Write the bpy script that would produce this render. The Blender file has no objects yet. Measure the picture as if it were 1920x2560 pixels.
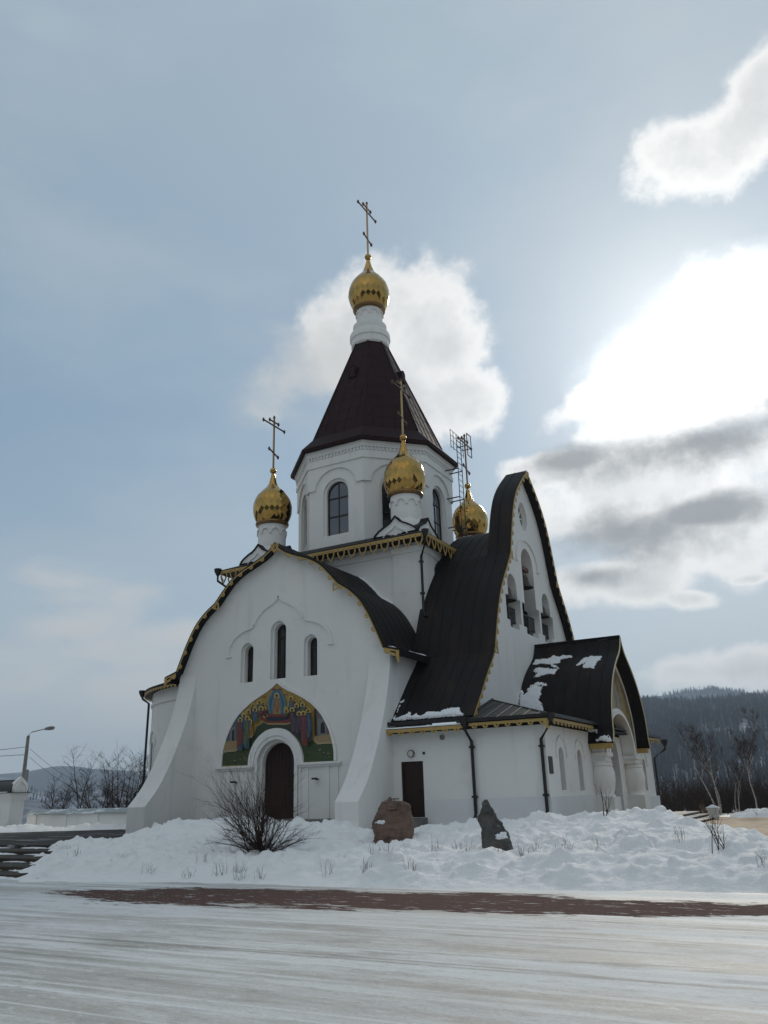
import bpy, bmesh, math, random
import numpy as np
from mathutils import Vector, Matrix, noise
R = math.radians
PI = math.pi
random.seed(7)
SC = bpy.context.scene
COL = SC.collection

# ------------------------------------------------------------------ camera
cam = bpy.data.objects.new('camera', bpy.data.cameras.new('camera'))
COL.objects.link(cam)
SC.camera = cam
CP = Vector((22.770, -40.362, 1.722))
fw = Vector((-0.4534, 0.8278, 0.3304)).normalized()
rt = Vector((0.8721, 0.4886, -0.0277))
rt = (rt - fw * rt.dot(fw)).normalized()
up = rt.cross(fw)
m3 = Matrix((rt, up, -fw)).transposed()
cam.matrix_world = Matrix.Translation(CP) @ m3.to_4x4()
cam.data.sensor_fit = 'VERTICAL'
cam.data.sensor_height = 36.0
cam.data.sensor_width = 27.0
cam.data.lens = 36.0 * 2018.3 / 2560.0
cam.data.clip_start = 0.1
cam.data.clip_end = 20000.0

# ------------------------------------------------------------------ light
SUN_EL, SUN_AZ = 27.4, -4.9          # azimuth from +Y towards +X, degrees
SUN = Vector((math.sin(R(SUN_AZ)) * math.cos(R(SUN_EL)), math.cos(R(SUN_AZ)) * math.cos(R(SUN_EL)), math.sin(R(SUN_EL))))
sl = bpy.data.lights.new('sun', 'SUN')
sl.energy = 1.4
sl.angle = R(10.0)
sl.color = (1.0, 0.93, 0.82)
so = bpy.data.objects.new('sun', sl)
COL.objects.link(so)
so.rotation_euler = (-SUN).to_track_quat('-Z', 'Y').to_euler()
so.location = SUN * 200

SC.view_settings.view_transform = 'Standard'
SC.view_settings.look = 'None'
SC.view_settings.exposure = 0.0
SC.view_settings.gamma = 1.0

W = bpy.data.worlds.new('World')
SC.world = W
W.use_nodes = True
SKY_STRENGTH = 0.05


def build_world():
    nt = W.node_tree
    N, L = nt.nodes, nt.links
    N.clear()
    out = N.new('ShaderNodeOutputWorld')
    bg = N.new('ShaderNodeBackground')
    L.new(bg.outputs[0], out.inputs[0])
    bg.inputs[1].default_value = SKY_STRENGTH
    sky = N.new('ShaderNodeTexSky')
    sky.sky_type = 'NISHITA'
    sky.sun_disc = False
    sky.sun_elevation = R(SUN_EL)
    sky.sun_rotation = R(SUN_AZ)
    sky.air_density = 1.0
    sky.dust_density = 0.6
    sky.ozone_density = 1.2
    tc = N.new('ShaderNodeTexCoord')
    D = tc.outputs['Generated']

    def sock(n, i, v):
        if hasattr(v, 'links'):
            L.new(v, n.inputs[i])
        elif v is not None:
            n.inputs[i].default_value = v

    def M(op, a, b=None, c=None, clamp=False):
        n = N.new('ShaderNodeMath')
        n.operation = op
        n.use_clamp = clamp
        sock(n, 0, a), sock(n, 1, b), sock(n, 2, c)
        return n.outputs[0]

    def dot(v, c):
        n = N.new('ShaderNodeVectorMath')
        n.operation = 'DOT_PRODUCT'
        L.new(v, n.inputs[0])
        n.inputs[1].default_value = c
        return n.outputs['Value']

    def nz(scale, detail, rough, off=(0, 0, 0), sc=(1, 1, 1), dist=0.0):
        mp = N.new('ShaderNodeMapping')
        mp.inputs['Location'].default_value = off
        mp.inputs['Scale'].default_value = sc
        L.new(D, mp.inputs[0])
        n = N.new('ShaderNodeTexNoise')
        n.inputs['Scale'].default_value = scale
        n.inputs['Detail'].default_value = detail
        n.inputs['Roughness'].default_value = rough
        n.inputs['Distortion'].default_value = dist
        L.new(mp.outputs[0], n.inputs['Vector'])
        return n.outputs['Fac']

    def smooth(x, a, b):
        n = N.new('ShaderNodeMapRange')
        n.interpolation_type = 'SMOOTHSTEP'
        sock(n, 0, x)
        n.inputs[1].default_value = a
        n.inputs[2].default_value = b
        return n.outputs[0]

    def mixc(f, a, b):
        n = N.new('ShaderNodeMix')
        n.data_type = 'RGBA'
        sock(n, 0, f)
        for i, v in ((6, a), (7, b)):
            if hasattr(v, 'links'):
                L.new(v, n.inputs[i])
            else:
                n.inputs[i].default_value = (*v, 1)
        return n.outputs[2]

    def scalec(c, f):
        n = N.new('ShaderNodeVectorMath')
        n.operation = 'SCALE'
        if hasattr(c, 'links'):
            L.new(c, n.inputs[0])
        else:
            n.inputs[0].default_value = c
        sock(n, 3, f)
        return n.outputs[0]

    def addc(a, b):
        n = N.new('ShaderNodeVectorMath')
        n.operation = 'ADD'
        L.new(a, n.inputs[0])
        L.new(b, n.inputs[1])
        return n.outputs[0]

    def blob(az, el, a, b, rot=0.0):
        """elliptic falloff 1 at the centre, 0 at the rim, negative outside"""
        az, el = R(az), R(el)
        c = Vector((math.sin(az) * math.cos(el), math.cos(az) * math.cos(el), math.sin(el)))
        A = Vector((math.cos(az), -math.sin(az), 0))
        B = A.cross(c)
        cr, sr = math.cos(R(rot)), math.sin(R(rot))
        A2, B2 = A * cr + B * sr, -A * sr + B * cr
        u = M('MULTIPLY', dot(D, A2), 1 / a)
        v = M('MULTIPLY', dot(D, B2), 1 / b)
        r2 = M('ADD', M('MULTIPLY', u, u), M('MULTIPLY', v, v))
        front = M('LESS_THAN', dot(D, c), 0.0)
        return M('SUBTRACT', M('SUBTRACT', 1.0, M('SQRT', r2)), M('MULTIPLY', front, 9.0))

    def union(bl):
        r = bl[0]
        for b in bl[1:]:
            n = N.new('ShaderNodeMath')
            n.operation = 'SMOOTH_MAX'
            sock(n, 0, r), sock(n, 1, b)
            n.inputs[2].default_value = 0.15
            r = n.outputs[0]
        return r

    K = 1.0 / SKY_STRENGTH
    n1 = nz(5.5, 9.0, 0.58, dist=0.1)
    n2 = nz(16.0, 8.0, 0.6, off=(3.1, 1.7, 0.4))
    n3 = nz(2.2, 6.0, 0.55, off=(5.2, 0.3, 2.2), sc=(1, 1, 2.6))
    s = dot(D, SUN)
    ang = M('ARCCOSINE', M('MINIMUM', s, 0.99999))
    sep = N.new('ShaderNodeSeparateXYZ')
    L.new(D, sep.inputs[0])
    zc = sep.outputs[2]
    # glow of the veiled sun
    g1 = M('POWER', 2.718, M('MULTIPLY', ang, -13.0))
    g2 = M('POWER', 2.718, M('MULTIPLY', ang, -3.6))
    fwd = smooth(s, -0.6, 0.75)          # sun's side; the unseen sky behind is brightened to light the walls
    # thin high veil over the clear sky
    veil = M('ADD', M('MULTIPLY', smooth(n3, 0.38, 0.72), 0.40), M('MULTIPLY', smooth(zc, 0.38, 0.82), 0.60))
    veil = M('MULTIPLY', veil, M('ADD', 0.75, M('MULTIPLY', fwd, 0.25)))
    skyc = scalec(sky.outputs[0], 1.0)
    skyc = mixc(0.55, skyc, scalec((0.24 * K, 0.42 * K, 0.60 * K), M('ADD', 1.0, M('MULTIPLY', fwd, 0.06))))
    veilc = scalec(mixc(fwd, (1.22 * K, 1.13 * K, 1.0 * K), (0.475 * K, 0.55 * K, 0.60 * K)), 1.0)
    base = mixc(M('MULTIPLY', veil, 0.85, clamp=True), skyc, veilc)
    hz = M('POWER', 2.718, M('MULTIPLY', M('ABSOLUTE', zc), -4.6))
    base = mixc(M('MULTIPLY', hz, 0.9, clamp=True), base, scalec(mixc(fwd, (1.12 * K, 1.04 * K, 0.93 * K), (0.61 * K, 0.66 * K, 0.67 * K)), 1.05))
    base = addc(base, scalec((1.0 * K, 0.97 * K, 0.90 * K), M('ADD', M('MULTIPLY', g1, 0.95), M('MULTIPLY', g2, 0.26))))

    # bright cumulus
    white = union([
        blob(-25.2, 31.8, 0.108, 0.12), blob(-22.8, 26.6, 0.085, 0.065), blob(-30.5, 31.0, 0.075, 0.085, -25), blob(-27.0, 27.6, 0.08, 0.07),
        blob(1.2, 39.8, 0.085, 0.05, 16), blob(-2.8, 39.6, 0.08, 0.045, 8), blob(3.5, 42.0, 0.06, 0.05, 30),
        blob(-3.0, 27.6, 0.19, 0.085, 10), blob(-12.0, 26.2, 0.10, 0.03, 20), blob(-5.0, 24.5, 0.17, 0.045),
        blob(-9.5, 19.6, 0.19, 0.065, 4), blob(-5.0, 15.2, 0.14, 0.075, -6), blob(-11.0, 13.4, 0.11, 0.04), blob(-16.0, 21.3, 0.075, 0.03),
        
        blob(-6.0, 6.9, 0.17, 0.032), blob(-3.8, 12.6, 0.045, 0.012), blob(-7.6, 11.7, 0.045, 0.018, -10), blob(-18.0, 8.0, 0.12, 0.03)])
    dw = M('ADD', white, M('MULTIPLY', M('SUBTRACT', n1, 0.5), 1.9))
    dw = M('ADD', dw, M('MULTIPLY', M('SUBTRACT', n2, 0.5), 1.05))
    mw = smooth(dw, 0.0, 0.42)
    core = smooth(dw, 0.22, 0.85)
    lit = M('ADD', 0.72, M('MULTIPLY', g2, 1.0))
    litc = scalec((1.0 * K, 0.99 * K, 0.965 * K), lit)
    shade = scalec((0.50 * K, 0.525 * K, 0.53 * K), M('ADD', 0.80, M('MULTIPLY', g2, 0.75)))
    wc = mixc(M('MULTIPLY', core, M('ADD', 0.0, M('MULTIPLY', n2, 0.85)), clamp=True), litc, shade)
    base = mixc(M('MULTIPLY', mw, 0.90), base, wc)
    wisp = union([blob(-36.3, 28.3, 0.085, 0.05, 25), blob(-33.0, 29.5, 0.08, 0.09), blob(-50.6, 13.8, 0.11, 0.034, -6), blob(-50.8, 11.0, 0.09, 0.03, 14), blob(-43.0, 10.7, 0.08, 0.024, 5), blob(-48.5, 7.4, 0.26, 0.07), blob(-44.0, 4.6, 0.26, 0.05)])
    n4 = nz(6.0, 9.0, 0.62, off=(1.3, 4.4, 0.2), sc=(1, 1, 2.4), dist=0.5)
    dwi = M('ADD', wisp, M('MULTIPLY', M('SUBTRACT', n4, 0.50), 2.6))
    base = mixc(M('MULTIPLY', smooth(dwi, 0.0, 1.1), 0.80), base, (0.64 * K, 0.645 * K, 0.635 * K))
    # the white-out where the sun stands behind the cloud
    so_ = M('ADD', union([blob(-3.4, 27.4, 0.20, 0.080, 8), blob(2.5, 28.0, 0.12, 0.065)]), M('MULTIPLY', M('SUBTRACT', n1, 0.5), 1.9))
    base = addc(base, scalec((1.0 * K, 0.985 * K, 0.95 * K), M('MULTIPLY', smooth(so_, -0.25, 0.75), 0.85)))
    # grey undersides of the cloud bank under the sun
    dark = union([blob(-6.0, 21.9, 0.20, 0.036, 4), blob(-14.5, 22.0, 0.09, 0.020), blob(1.5, 22.8, 0.12, 0.055),
                  blob(-11.2, 16.6, 0.115, 0.045, -4), blob(-6.5, 17.2, 0.08, 0.022), blob(-14.0, 13.8, 0.06, 0.02)])
    n5 = nz(7.5, 9.0, 0.62, off=(2.2, 7.1, 3.3), sc=(1, 1, 1.25), dist=0.12)
    dd = M('ADD', dark, M('MULTIPLY', M('SUBTRACT', n5, 0.50), 2.2))
    dd = M('ADD', dd, M('MULTIPLY', M('SUBTRACT', n2, 0.5), 0.7))
    md = M('MULTIPLY', smooth(dd, -0.05, 0.9), 0.92)
    dc = scalec((0.33 * K, 0.345 * K, 0.355 * K), M('ADD', 0.75, M('MULTIPLY', n2, 0.55)))
    base = mixc(md, base, dc)
    L.new(base, bg.inputs[0])


build_world()


# ------------------------------------------------------------------ materials
def mat(name, col, rough=0.7, metal=0.0, spec=0.5, var=None, bump=None, coat=0.0, coord='Object'):
    """var: list of (scale, low, high, colour, detail[, stretch]) overlays; bump: (scale, strength, distance)"""
    m = bpy.data.materials.new(name)
    m.use_nodes = True
    nt = m.node_tree
    N, L = nt.nodes, nt.links
    p = N['Principled BSDF']
    p.inputs['Base Color'].default_value = (*col, 1)
    p.inputs['Roughness'].default_value = rough
    p.inputs['Metallic'].default_value = metal
    p.inputs['Specular IOR Level'].default_value = spec
    p.inputs['Coat Weight'].default_value = coat
    tc = N.new('ShaderNodeTexCoord')
    prev = None
    for v in (var or []):
        scale, lo, hi, c2, det = v[:5]
        st = v[5] if len(v) > 5 else (1, 1, 1)
        rot = v[6] if len(v) > 6 else 0.0
        mp = N.new('ShaderNodeMapping')
        mp.inputs['Scale'].default_value = st
        mp.inputs['Rotation'].default_value = (0, 0, rot)
        L.new(tc.outputs[coord], mp.inputs[0])
        n = N.new('ShaderNodeTexNoise')
        n.inputs['Scale'].default_value = scale
        n.inputs['Detail'].default_value = det
        n.inputs['Roughness'].default_value = 0.62
        L.new(mp.outputs[0], n.inputs['Vector'])
        mr = N.new('ShaderNodeMapRange')
        mr.inputs[1].default_value, mr.inputs[2].default_value = lo, hi
        L.new(n.outputs['Fac'], mr.inputs[0])
        mx = N.new('ShaderNodeMix')
        mx.data_type = 'RGBA'
        L.new(mr.outputs[0], mx.inputs[0])
        if prev is None:
            mx.inputs[6].default_value = (*col, 1)
        else:
            L.new(prev, mx.inputs[6])
        mx.inputs[7].default_value = (*c2, 1)
        prev = mx.outputs[2]
    if prev is not None:
        L.new(prev, p.inputs['Base Color'])
    if bump:
        bl = bump if isinstance(bump, list) else [bump]
        last = None
        for (scale, strength, dist) in bl:
            n = N.new('ShaderNodeTexNoise')
            n.inputs['Scale'].default_value = scale
            n.inputs['Detail'].default_value = 6
            n.inputs['Roughness'].default_value = 0.6
            L.new(tc.outputs[coord], n.inputs['Vector'])
            b = N.new('ShaderNodeBump')
            b.inputs['Strength'].default_value = strength
            b.inputs['Distance'].default_value = dist
            L.new(n.outputs['Fac'], b.inputs['Height'])
            if last is not None:
                L.new(last, b.inputs['Normal'])
            last = b.outputs[0]
        L.new(last, p.inputs['Normal'])
    return m


MT = {}
MT['stucco'] = mat('white_stucco', (0.80, 0.785, 0.745), 0.85, spec=0.2,
                   var=[(0.35, 0.35, 0.75, (0.745, 0.75, 0.74), 4), (1.6, 0.55, 0.78, (0.66, 0.66, 0.635), 7, (1, 1, 0.10)), (0.9, 0.60, 0.72, (0.70, 0.695, 0.67), 8), (3.5, 0.66, 0.80, (0.58, 0.575, 0.55), 8, (1, 1, 0.06))], bump=(38.0, 0.25, 0.02))
MT['plinth'] = mat('plinth_stucco', (0.70, 0.715, 0.715), 0.85, spec=0.2,
                   var=[(0.6, 0.4, 0.8, (0.62, 0.63, 0.63), 5)], bump=(38.0, 0.25, 0.02))
MT['roof'] = mat('black_metal_roof', (0.0135, 0.0115, 0.0112), 0.6, spec=0.16,
                 var=[(0.8, 0.52, 0.72, (0.034, 0.021, 0.015), 5, (1, 1, 0.15)), (5.0, 0.5, 0.9, (0.011, 0.011, 0.012), 3)], bump=(1.5, 0.25, 0.05))
MT['tent'] = mat('brown_metal_roof', (0.027, 0.0105, 0.0105), 0.6, spec=0.10,
                 var=[(2.0, 0.4, 0.8, (0.019, 0.0095, 0.0100), 4)], bump=(1.2, 0.2, 0.04))
MT['greyroof'] = mat('grey_metal_roof', (0.045, 0.047, 0.045), 0.5, spec=0.3, var=[(2.0, 0.4, 0.8, (0.03, 0.03, 0.03), 4)])
MT['gutter'] = mat('dark_gutter_metal', (0.014, 0.012, 0.012), 0.45, spec=0.4)
MT['trim'] = mat('gold_painted_trim', (0.44, 0.295, 0.095), 0.5, spec=0.4,
                 var=[(3.0, 0.45, 0.7, (0.38, 0.25, 0.075), 4), (1.1, 0.66, 0.74, (0.30, 0.10, 0.03), 4)])
MT['gold'] = mat('gold_leaf', (0.45, 0.285, 0.085), 0.05, metal=1.0, var=[(1.2, 0.35, 0.7, (0.36, 0.22, 0.062), 3)])
MT['goldrim'] = mat('gold_rim', (0.20, 0.12, 0.05), 0.3, metal=1.0)
MT['cross'] = mat('cross_metal', (0.42, 0.29, 0.14), 0.38, metal=1.0)
MT['crossdark'] = mat('cross_bar_metal', (0.15, 0.09, 0.06), 0.4, metal=1.0)
MT['door'] = mat('brown_door_wood', (0.030, 0.0125, 0.0105), 0.55, spec=0.3, var=[(6.0, 0.4, 0.7, (0.018, 0.009, 0.008), 4, (1, 1, 0.1))])
MT['frame'] = mat('brown_window_frame', (0.025, 0.014, 0.011), 0.5)
MT['glass'] = mat('dark_window_glass', (0.020, 0.024, 0.032), 0.05, spec=1.0, coat=1.0)
MT['curtain'] = mat('curtained_glass', (0.035, 0.035, 0.035), 0.12, spec=0.6,
                    var=[(9.0, 0.45, 0.6, (0.010, 0.010, 0.011), 2, (1, 1, 0.02))])
MT['snow'] = mat('snow', (0.83, 0.825, 0.81), 0.8, spec=0.15,
                 var=[(0.9, 0.55, 0.8, (0.71, 0.715, 0.715), 6), (4.0, 0.66, 0.76, (0.52, 0.50, 0.47), 8), (9.0, 0.70, 0.76, (0.33, 0.30, 0.27), 6)],
                 bump=[(7.0, 0.45, 0.10), (30.0, 0.45, 0.03)])
MT['roofsnow'] = mat('roof_snow', (0.80, 0.82, 0.84), 0.8, spec=0.15, bump=(14.0, 0.3, 0.03))
MT['iron'] = mat('black_iron', (0.012, 0.012, 0.012), 0.5)
MT['grating'] = mat('ladder_steel', (0.03, 0.032, 0.035), 0.5)
MT['bronze'] = mat('bell_bronze', (0.06, 0.05, 0.035), 0.45, metal=0.6)
MT['beam'] = mat('red_bell_beam', (0.13, 0.035, 0.025), 0.6)
MT['stone'] = mat('step_stone', (0.16, 0.155, 0.14), 0.8, var=[(2.5, 0.4, 0.7, (0.11, 0.105, 0.10), 5), (7, 0.6, 0.8, (0.3, 0.29, 0.27), 4)], bump=(20, 0.3, 0.02))
MT['lampwhite'] = mat('lamp_glass_white', (0.6, 0.58, 0.5), 0.3)
MT['concrete'] = mat('pole_concrete', (0.22, 0.21, 0.20), 0.8, var=[(2.0, 0.4, 0.7, (0.13, 0.125, 0.12), 4)])
MT['wire'] = mat('wire_black', (0.03, 0.03, 0.035), 0.6)
MT['twig'] = mat('dark_twig_bark', (0.058, 0.036, 0.028), 0.85, spec=0.1, var=[(3.0, 0.4, 0.7, (0.03, 0.022, 0.019), 3)])
MT['drytwig'] = mat('dry_twig', (0.13, 0.085, 0.06), 0.85, spec=0.1)
MT['birch'] = mat('birch_bark', (0.42, 0.39, 0.34), 0.8, spec=0.1, var=[(3.0, 0.55, 0.62, (0.08, 0.07, 0.06), 4, (1, 1, 3))])
MT['birchtwig'] = mat('birch_twig', (0.060, 0.043, 0.037), 0.85, spec=0.1)
MT['boulder'] = mat('brown_boulder_rock', (0.185, 0.125, 0.098), 0.85, spec=0.15,
                    var=[(2.2, 0.4, 0.7, (0.095, 0.065, 0.052), 6), (6.0, 0.55, 0.75, (0.22, 0.165, 0.13), 6)], bump=[(3.0, 0.5, 0.15), (15, 0.4, 0.04)])
MT['greyrock'] = mat('grey_rock', (0.12, 0.118, 0.11), 0.85, spec=0.15,
                     var=[(3.0, 0.4, 0.65, (0.055, 0.054, 0.053), 6), (7.0, 0.6, 0.75, (0.24, 0.23, 0.21), 6)], bump=[(4.0, 0.6, 0.15), (18, 0.5, 0.05)])


# ------------------------------------------------------------------ helpers
def link(name, me, m=None, parent=None, smooth=None):
    ms = m if isinstance(m, list) else ([m] if m else [])
    for x in ms:
        me.materials.append(MT[x] if isinstance(x, str) else x)
    o = bpy.data.objects.new(name, me)
    COL.objects.link(o)
    if parent:
        o.parent = parent
    if smooth is not None:
        for p in me.polygons:
            p.use_smooth = True
        me.set_sharp_from_angle(angle=R(smooth))
    return o


def bobj(name, bm, m=None, parent=None, smooth=None, recalc=True):
    if recalc:
        bmesh.ops.recalc_face_normals(bm, faces=bm.faces)
    me = bpy.data.meshes.new(name)
    bm.to_mesh(me)
    bm.free()
    return link(name, me, m, parent, smooth)


def thing(name, label, cat, loc=(0, 0, 0), group=None):
    o = bpy.data.objects.new(name, None)
    COL.objects.link(o)
    o.location = loc
    return tag(o, label, cat, group)


def tag(o, label=None, cat=None, group=None, kind=None):
    if label:
        o['label'] = label
    if cat:
        o['category'] = cat
    if group:
        o['group'] = group
    if kind:
        o['kind'] = kind
    return o


def box(bm, x0, x1, y0, y1, z0, z1, mi=0):
    vs = [bm.verts.new((x, y, z)) for z in (z0, z1) for y in (y0, y1) for x in (x0, x1)]
    for f in ((0, 2, 3, 1), (4, 5, 7, 6), (0, 1, 5, 4), (2, 6, 7, 3), (0, 4, 6, 2), (1, 3, 7, 5)):
        bm.faces.new([vs[i] for i in f]).material_index = mi


def prism(bm, pts, mp, w0, w1, mi=0):
    """closed polygon pts (u,v), extruded between w0 and w1 through mapping mp(u,v,w)"""
    a = [bm.verts.new(mp(u, v, w0)) for u, v in pts]
    b = [bm.verts.new(mp(u, v, w1)) for u, v in pts]
    n = len(pts)
    fs = [bm.faces.new(a), bm.faces.new(b[::-1])]
    for i in range(n):
        j = (i + 1) % n
        fs.append(bm.faces.new((a[j], a[i], b[i], b[j])))
    for f in fs:
        f.material_index = mi


def ring(bm, outer, inner, mp, w0, w1, closed=True, mi=0):
    n = len(outer)
    g = [[bm.verts.new(mp(u, v, w)) for u, v in c] for c in (outer, inner) for w in (w0, w1)]
    oa, ob, ia, ib = g
    for i in range(n if closed else n - 1):
        j = (i + 1) % n
        for q in ((oa[i], oa[j], ia[j], ia[i]), (ob[j], ob[i], ib[i], ib[j]), (oa[j], oa[i], ob[i], ob[j]), (ia[i], ia[j], ib[j], ib[i])):
            bm.faces.new(q).material_index = mi
    if not closed:
        bm.faces.new((oa[0], ia[0], ib[0], ob[0])).material_index = mi
        bm.faces.new((oa[-1], ob[-1], ib[-1], ia[-1])).material_index = mi


def plate_mesh(outer, holes, mp, w0, w1):
    """a flat plate with holes, as a mesh (filled 2D curve, extruded)"""
    cu = bpy.data.curves.new('tmp', 'CURVE')
    cu.dimensions = '2D'
    cu.fill_mode = 'BOTH'
    cu.extrude = abs(w1 - w0) / 2
    for poly in [outer] + list(holes):
        sp = cu.splines.new('POLY')
        sp.points.add(len(poly) - 1)
        for i, (u, v) in enumerate(poly):
            sp.points[i].co = (u, v, 0, 1)
        sp.use_cyclic_u = True
    ob = bpy.data.objects.new('tmp', cu)
    me = bpy.data.meshes.new_from_object(ob)
    bpy.data.objects.remove(ob)
    bpy.data.curves.remove(cu)
    wm = (w0 + w1) / 2
    for v in me.vertices:
        v.co = mp(v.co.x, v.co.y, v.co.z + wm)
    me.materials.clear()
    return me


def join_meshes(name, meshes):
    bm = bmesh.new()
    for me in meshes:
        bm.from_mesh(me)
        bpy.data.meshes.remove(me)
    return bm


def fy(y0, s=-1):
    """plane facing -Y at y0: u=x, v=z, w=depth outward"""
    return lambda u, v, w: Vector((u, y0 + s * w, v))


def fx(x0, s=1):
    """plane facing +X at x0: u=y, v=z, w=outward"""
    return lambda u, v, w: Vector((x0 + s * w, u, v))


def arch(cx, z0, hw, zs, rise=None, n=14):
    rise = hw if rise is None else rise
    p = [(cx - hw, z0), (cx + hw, z0)]
    for i in range(n + 1):
        a = PI * i / n
        p.append((cx + hw * math.cos(a), zs + rise * math.sin(a)))
    return p


def lathe(bm, prof, c=(0, 0), n=32, cap=True, mi=0):
    rows = []
    for r, z in prof:
        rows.append([bm.verts.new((c[0] + r * math.cos(2 * PI * k / n), c[1] + r * math.sin(2 * PI * k / n), z)) for k in range(n)])
    for a, b in zip(rows, rows[1:]):
        for k in range(n):
            j = (k + 1) % n
            bm.faces.new((a[k], a[j], b[j], b[k])).material_index = mi
    if cap:
        bm.faces.new(rows[0][::-1])
        bm.faces.new(rows[-1])


def tube(bm, pts, rad, n=6, cap=True, mi=0):
    pts = [Vector(p) for p in pts]
    rad = rad if isinstance(rad, (list, tuple)) else [rad] * len(pts)
    rows = []
    for i, p in enumerate(pts):
        d = (pts[min(i + 1, len(pts) - 1)] - pts[max(i - 1, 0)])
        d = d.normalized() if d.length > 1e-6 else Vector((0, 0, 1))
        a = d.cross(Vector((0, 0, 1)) if abs(d.z) < 0.95 else Vector((1, 0, 0))).normalized()
        b = d.cross(a)
        rows.append([bm.verts.new(p + (a * math.cos(2 * PI * k / n) + b * math.sin(2 * PI * k / n)) * rad[i]) for k in range(n)])
    for r0, r1 in zip(rows, rows[1:]):
        for k in range(n):
            j = (k + 1) % n
            bm.faces.new((r0[k], r0[j], r1[j], r1[k])).material_index = mi
    if cap and n > 2:
        bm.faces.new(rows[0][::-1])
        bm.faces.new(rows[-1])


def offset_poly(p, d):
    """offset an open polyline to its right-hand side (walking left to right: downwards) by d"""
    out = []
    n = len(p)
    for i in range(n):
        def nrm(a, b):
            t = Vector((b[0] - a[0], b[1] - a[1])).normalized()
            return Vector((t.y, -t.x))
        if i == 0:
            q = nrm(p[0], p[1]); k = 1
        elif i == n - 1:
            q = nrm(p[-2], p[-1]); k = 1
        else:
            n1, n2 = nrm(p[i - 1], p[i]), nrm(p[i], p[i + 1])
            q = (n1 + n2).normalized()
            k = min(1 / max(q.dot(n1), 0.3), 2.2)
        out.append((p[i][0] + q.x * d * k, p[i][1] + q.y * d * k))
    return out


def mirror(half):
    """half profile from the apex outwards (u>=0) -> full, left to right"""
    return [(-u, v) for u, v in half[:0:-1]] + list(half)


def slab(bm, prof, th, mp, w0, w1, mi=0):
    inner = offset_poly(prof, th)
    ring(bm, prof, inner, mp, w0, w1, closed=False, mi=mi)


def ribs(bm, prof, mp, ws, wid=0.03, h=0.035, mi=0):
    a, b = offset_poly(prof, -h), offset_poly(prof, 0.01)
    for w in ws:
        ring(bm, a, b, mp, w - wid / 2, w + wid / 2, closed=False, mi=mi)


def arclen(p):
    s = [0]
    for a, b in zip(p, p[1:]):
        s.append(s[-1] + math.hypot(b[0] - a[0], b[1] - a[1]))
    return s


def at_arc(p, s, L):
    L_ = arclen(p) if L is None else L
    s = max(0, min(s, L_[-1]))
    for i in range(len(p) - 1):
        if s <= L_[i + 1] + 1e-9:
            t = (s - L_[i]) / max(L_[i + 1] - L_[i], 1e-9)
            a, b = p[i], p[i + 1]
            d = Vector((b[0] - a[0], b[1] - a[1])).normalized()
            return (a[0] + (b[0] - a[0]) * t, a[1] + (b[1] - a[1]) * t), d, Vector((d.y, -d.x))


def smooth_poly(p, kinks=(), it=2):
    """Chaikin corner cutting that keeps the end points and the kink points"""
    K = set(kinks)
    for _ in range(it):
        q = [p[0]]
        for a, b in zip(p, p[1:]):
            q1 = (a[0] * .75 + b[0] * .25, a[1] * .75 + b[1] * .25)
            q2 = (a[0] * .25 + b[0] * .75, a[1] * .25 + b[1] * .75)
            if a in K and a != q[-1]:
                q.append(a)
            q += [q1, q2]
        q.append(p[-1])
        p = q
    return p


# ------------------------------------------------------------------ church
church = thing('church', 'white church with black curved roofs, a tall tent tower and gold onion domes', 'church', (0, 0, 0))
D = 9.55          # gabled front plane y = -D
# ---- gabled arm: roof profile (x, z), apex first
FH = [(0, 13.5), (0.5, 13.02), (1.2, 12.70), (2.1, 12.36), (2.65, 12.03), (3.1, 11.58), (3.65, 10.96), (4.25, 10.58), (4.85, 10.0), (5.32, 9.2), (5.67, 8.45), (5.95, 7.8), (6.62, 7.6)]
FHS = smooth_poly(FH, kinks=[(3.65, 10.96), (5.95, 7.8)])
FP = mirror(FHS)
bm = bmesh.new()
slab(bm, FP, 0.12, fy(0), 5.6, D + 0.42)
ribs(bm, FP, fy(0), [5.9 + 0.62 * k for k in range(7)], 0.022, 0.016)
# return eave boards at both feet
for s in (-1, 1):
    box(bm, s * 6.62 - 0.06, s * 6.62 + 0.06, -(D + 0.418), -6.9, 7.30, 7.585)
gable_roof = bobj('gable_roof', bm, 'roof', church)


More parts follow.
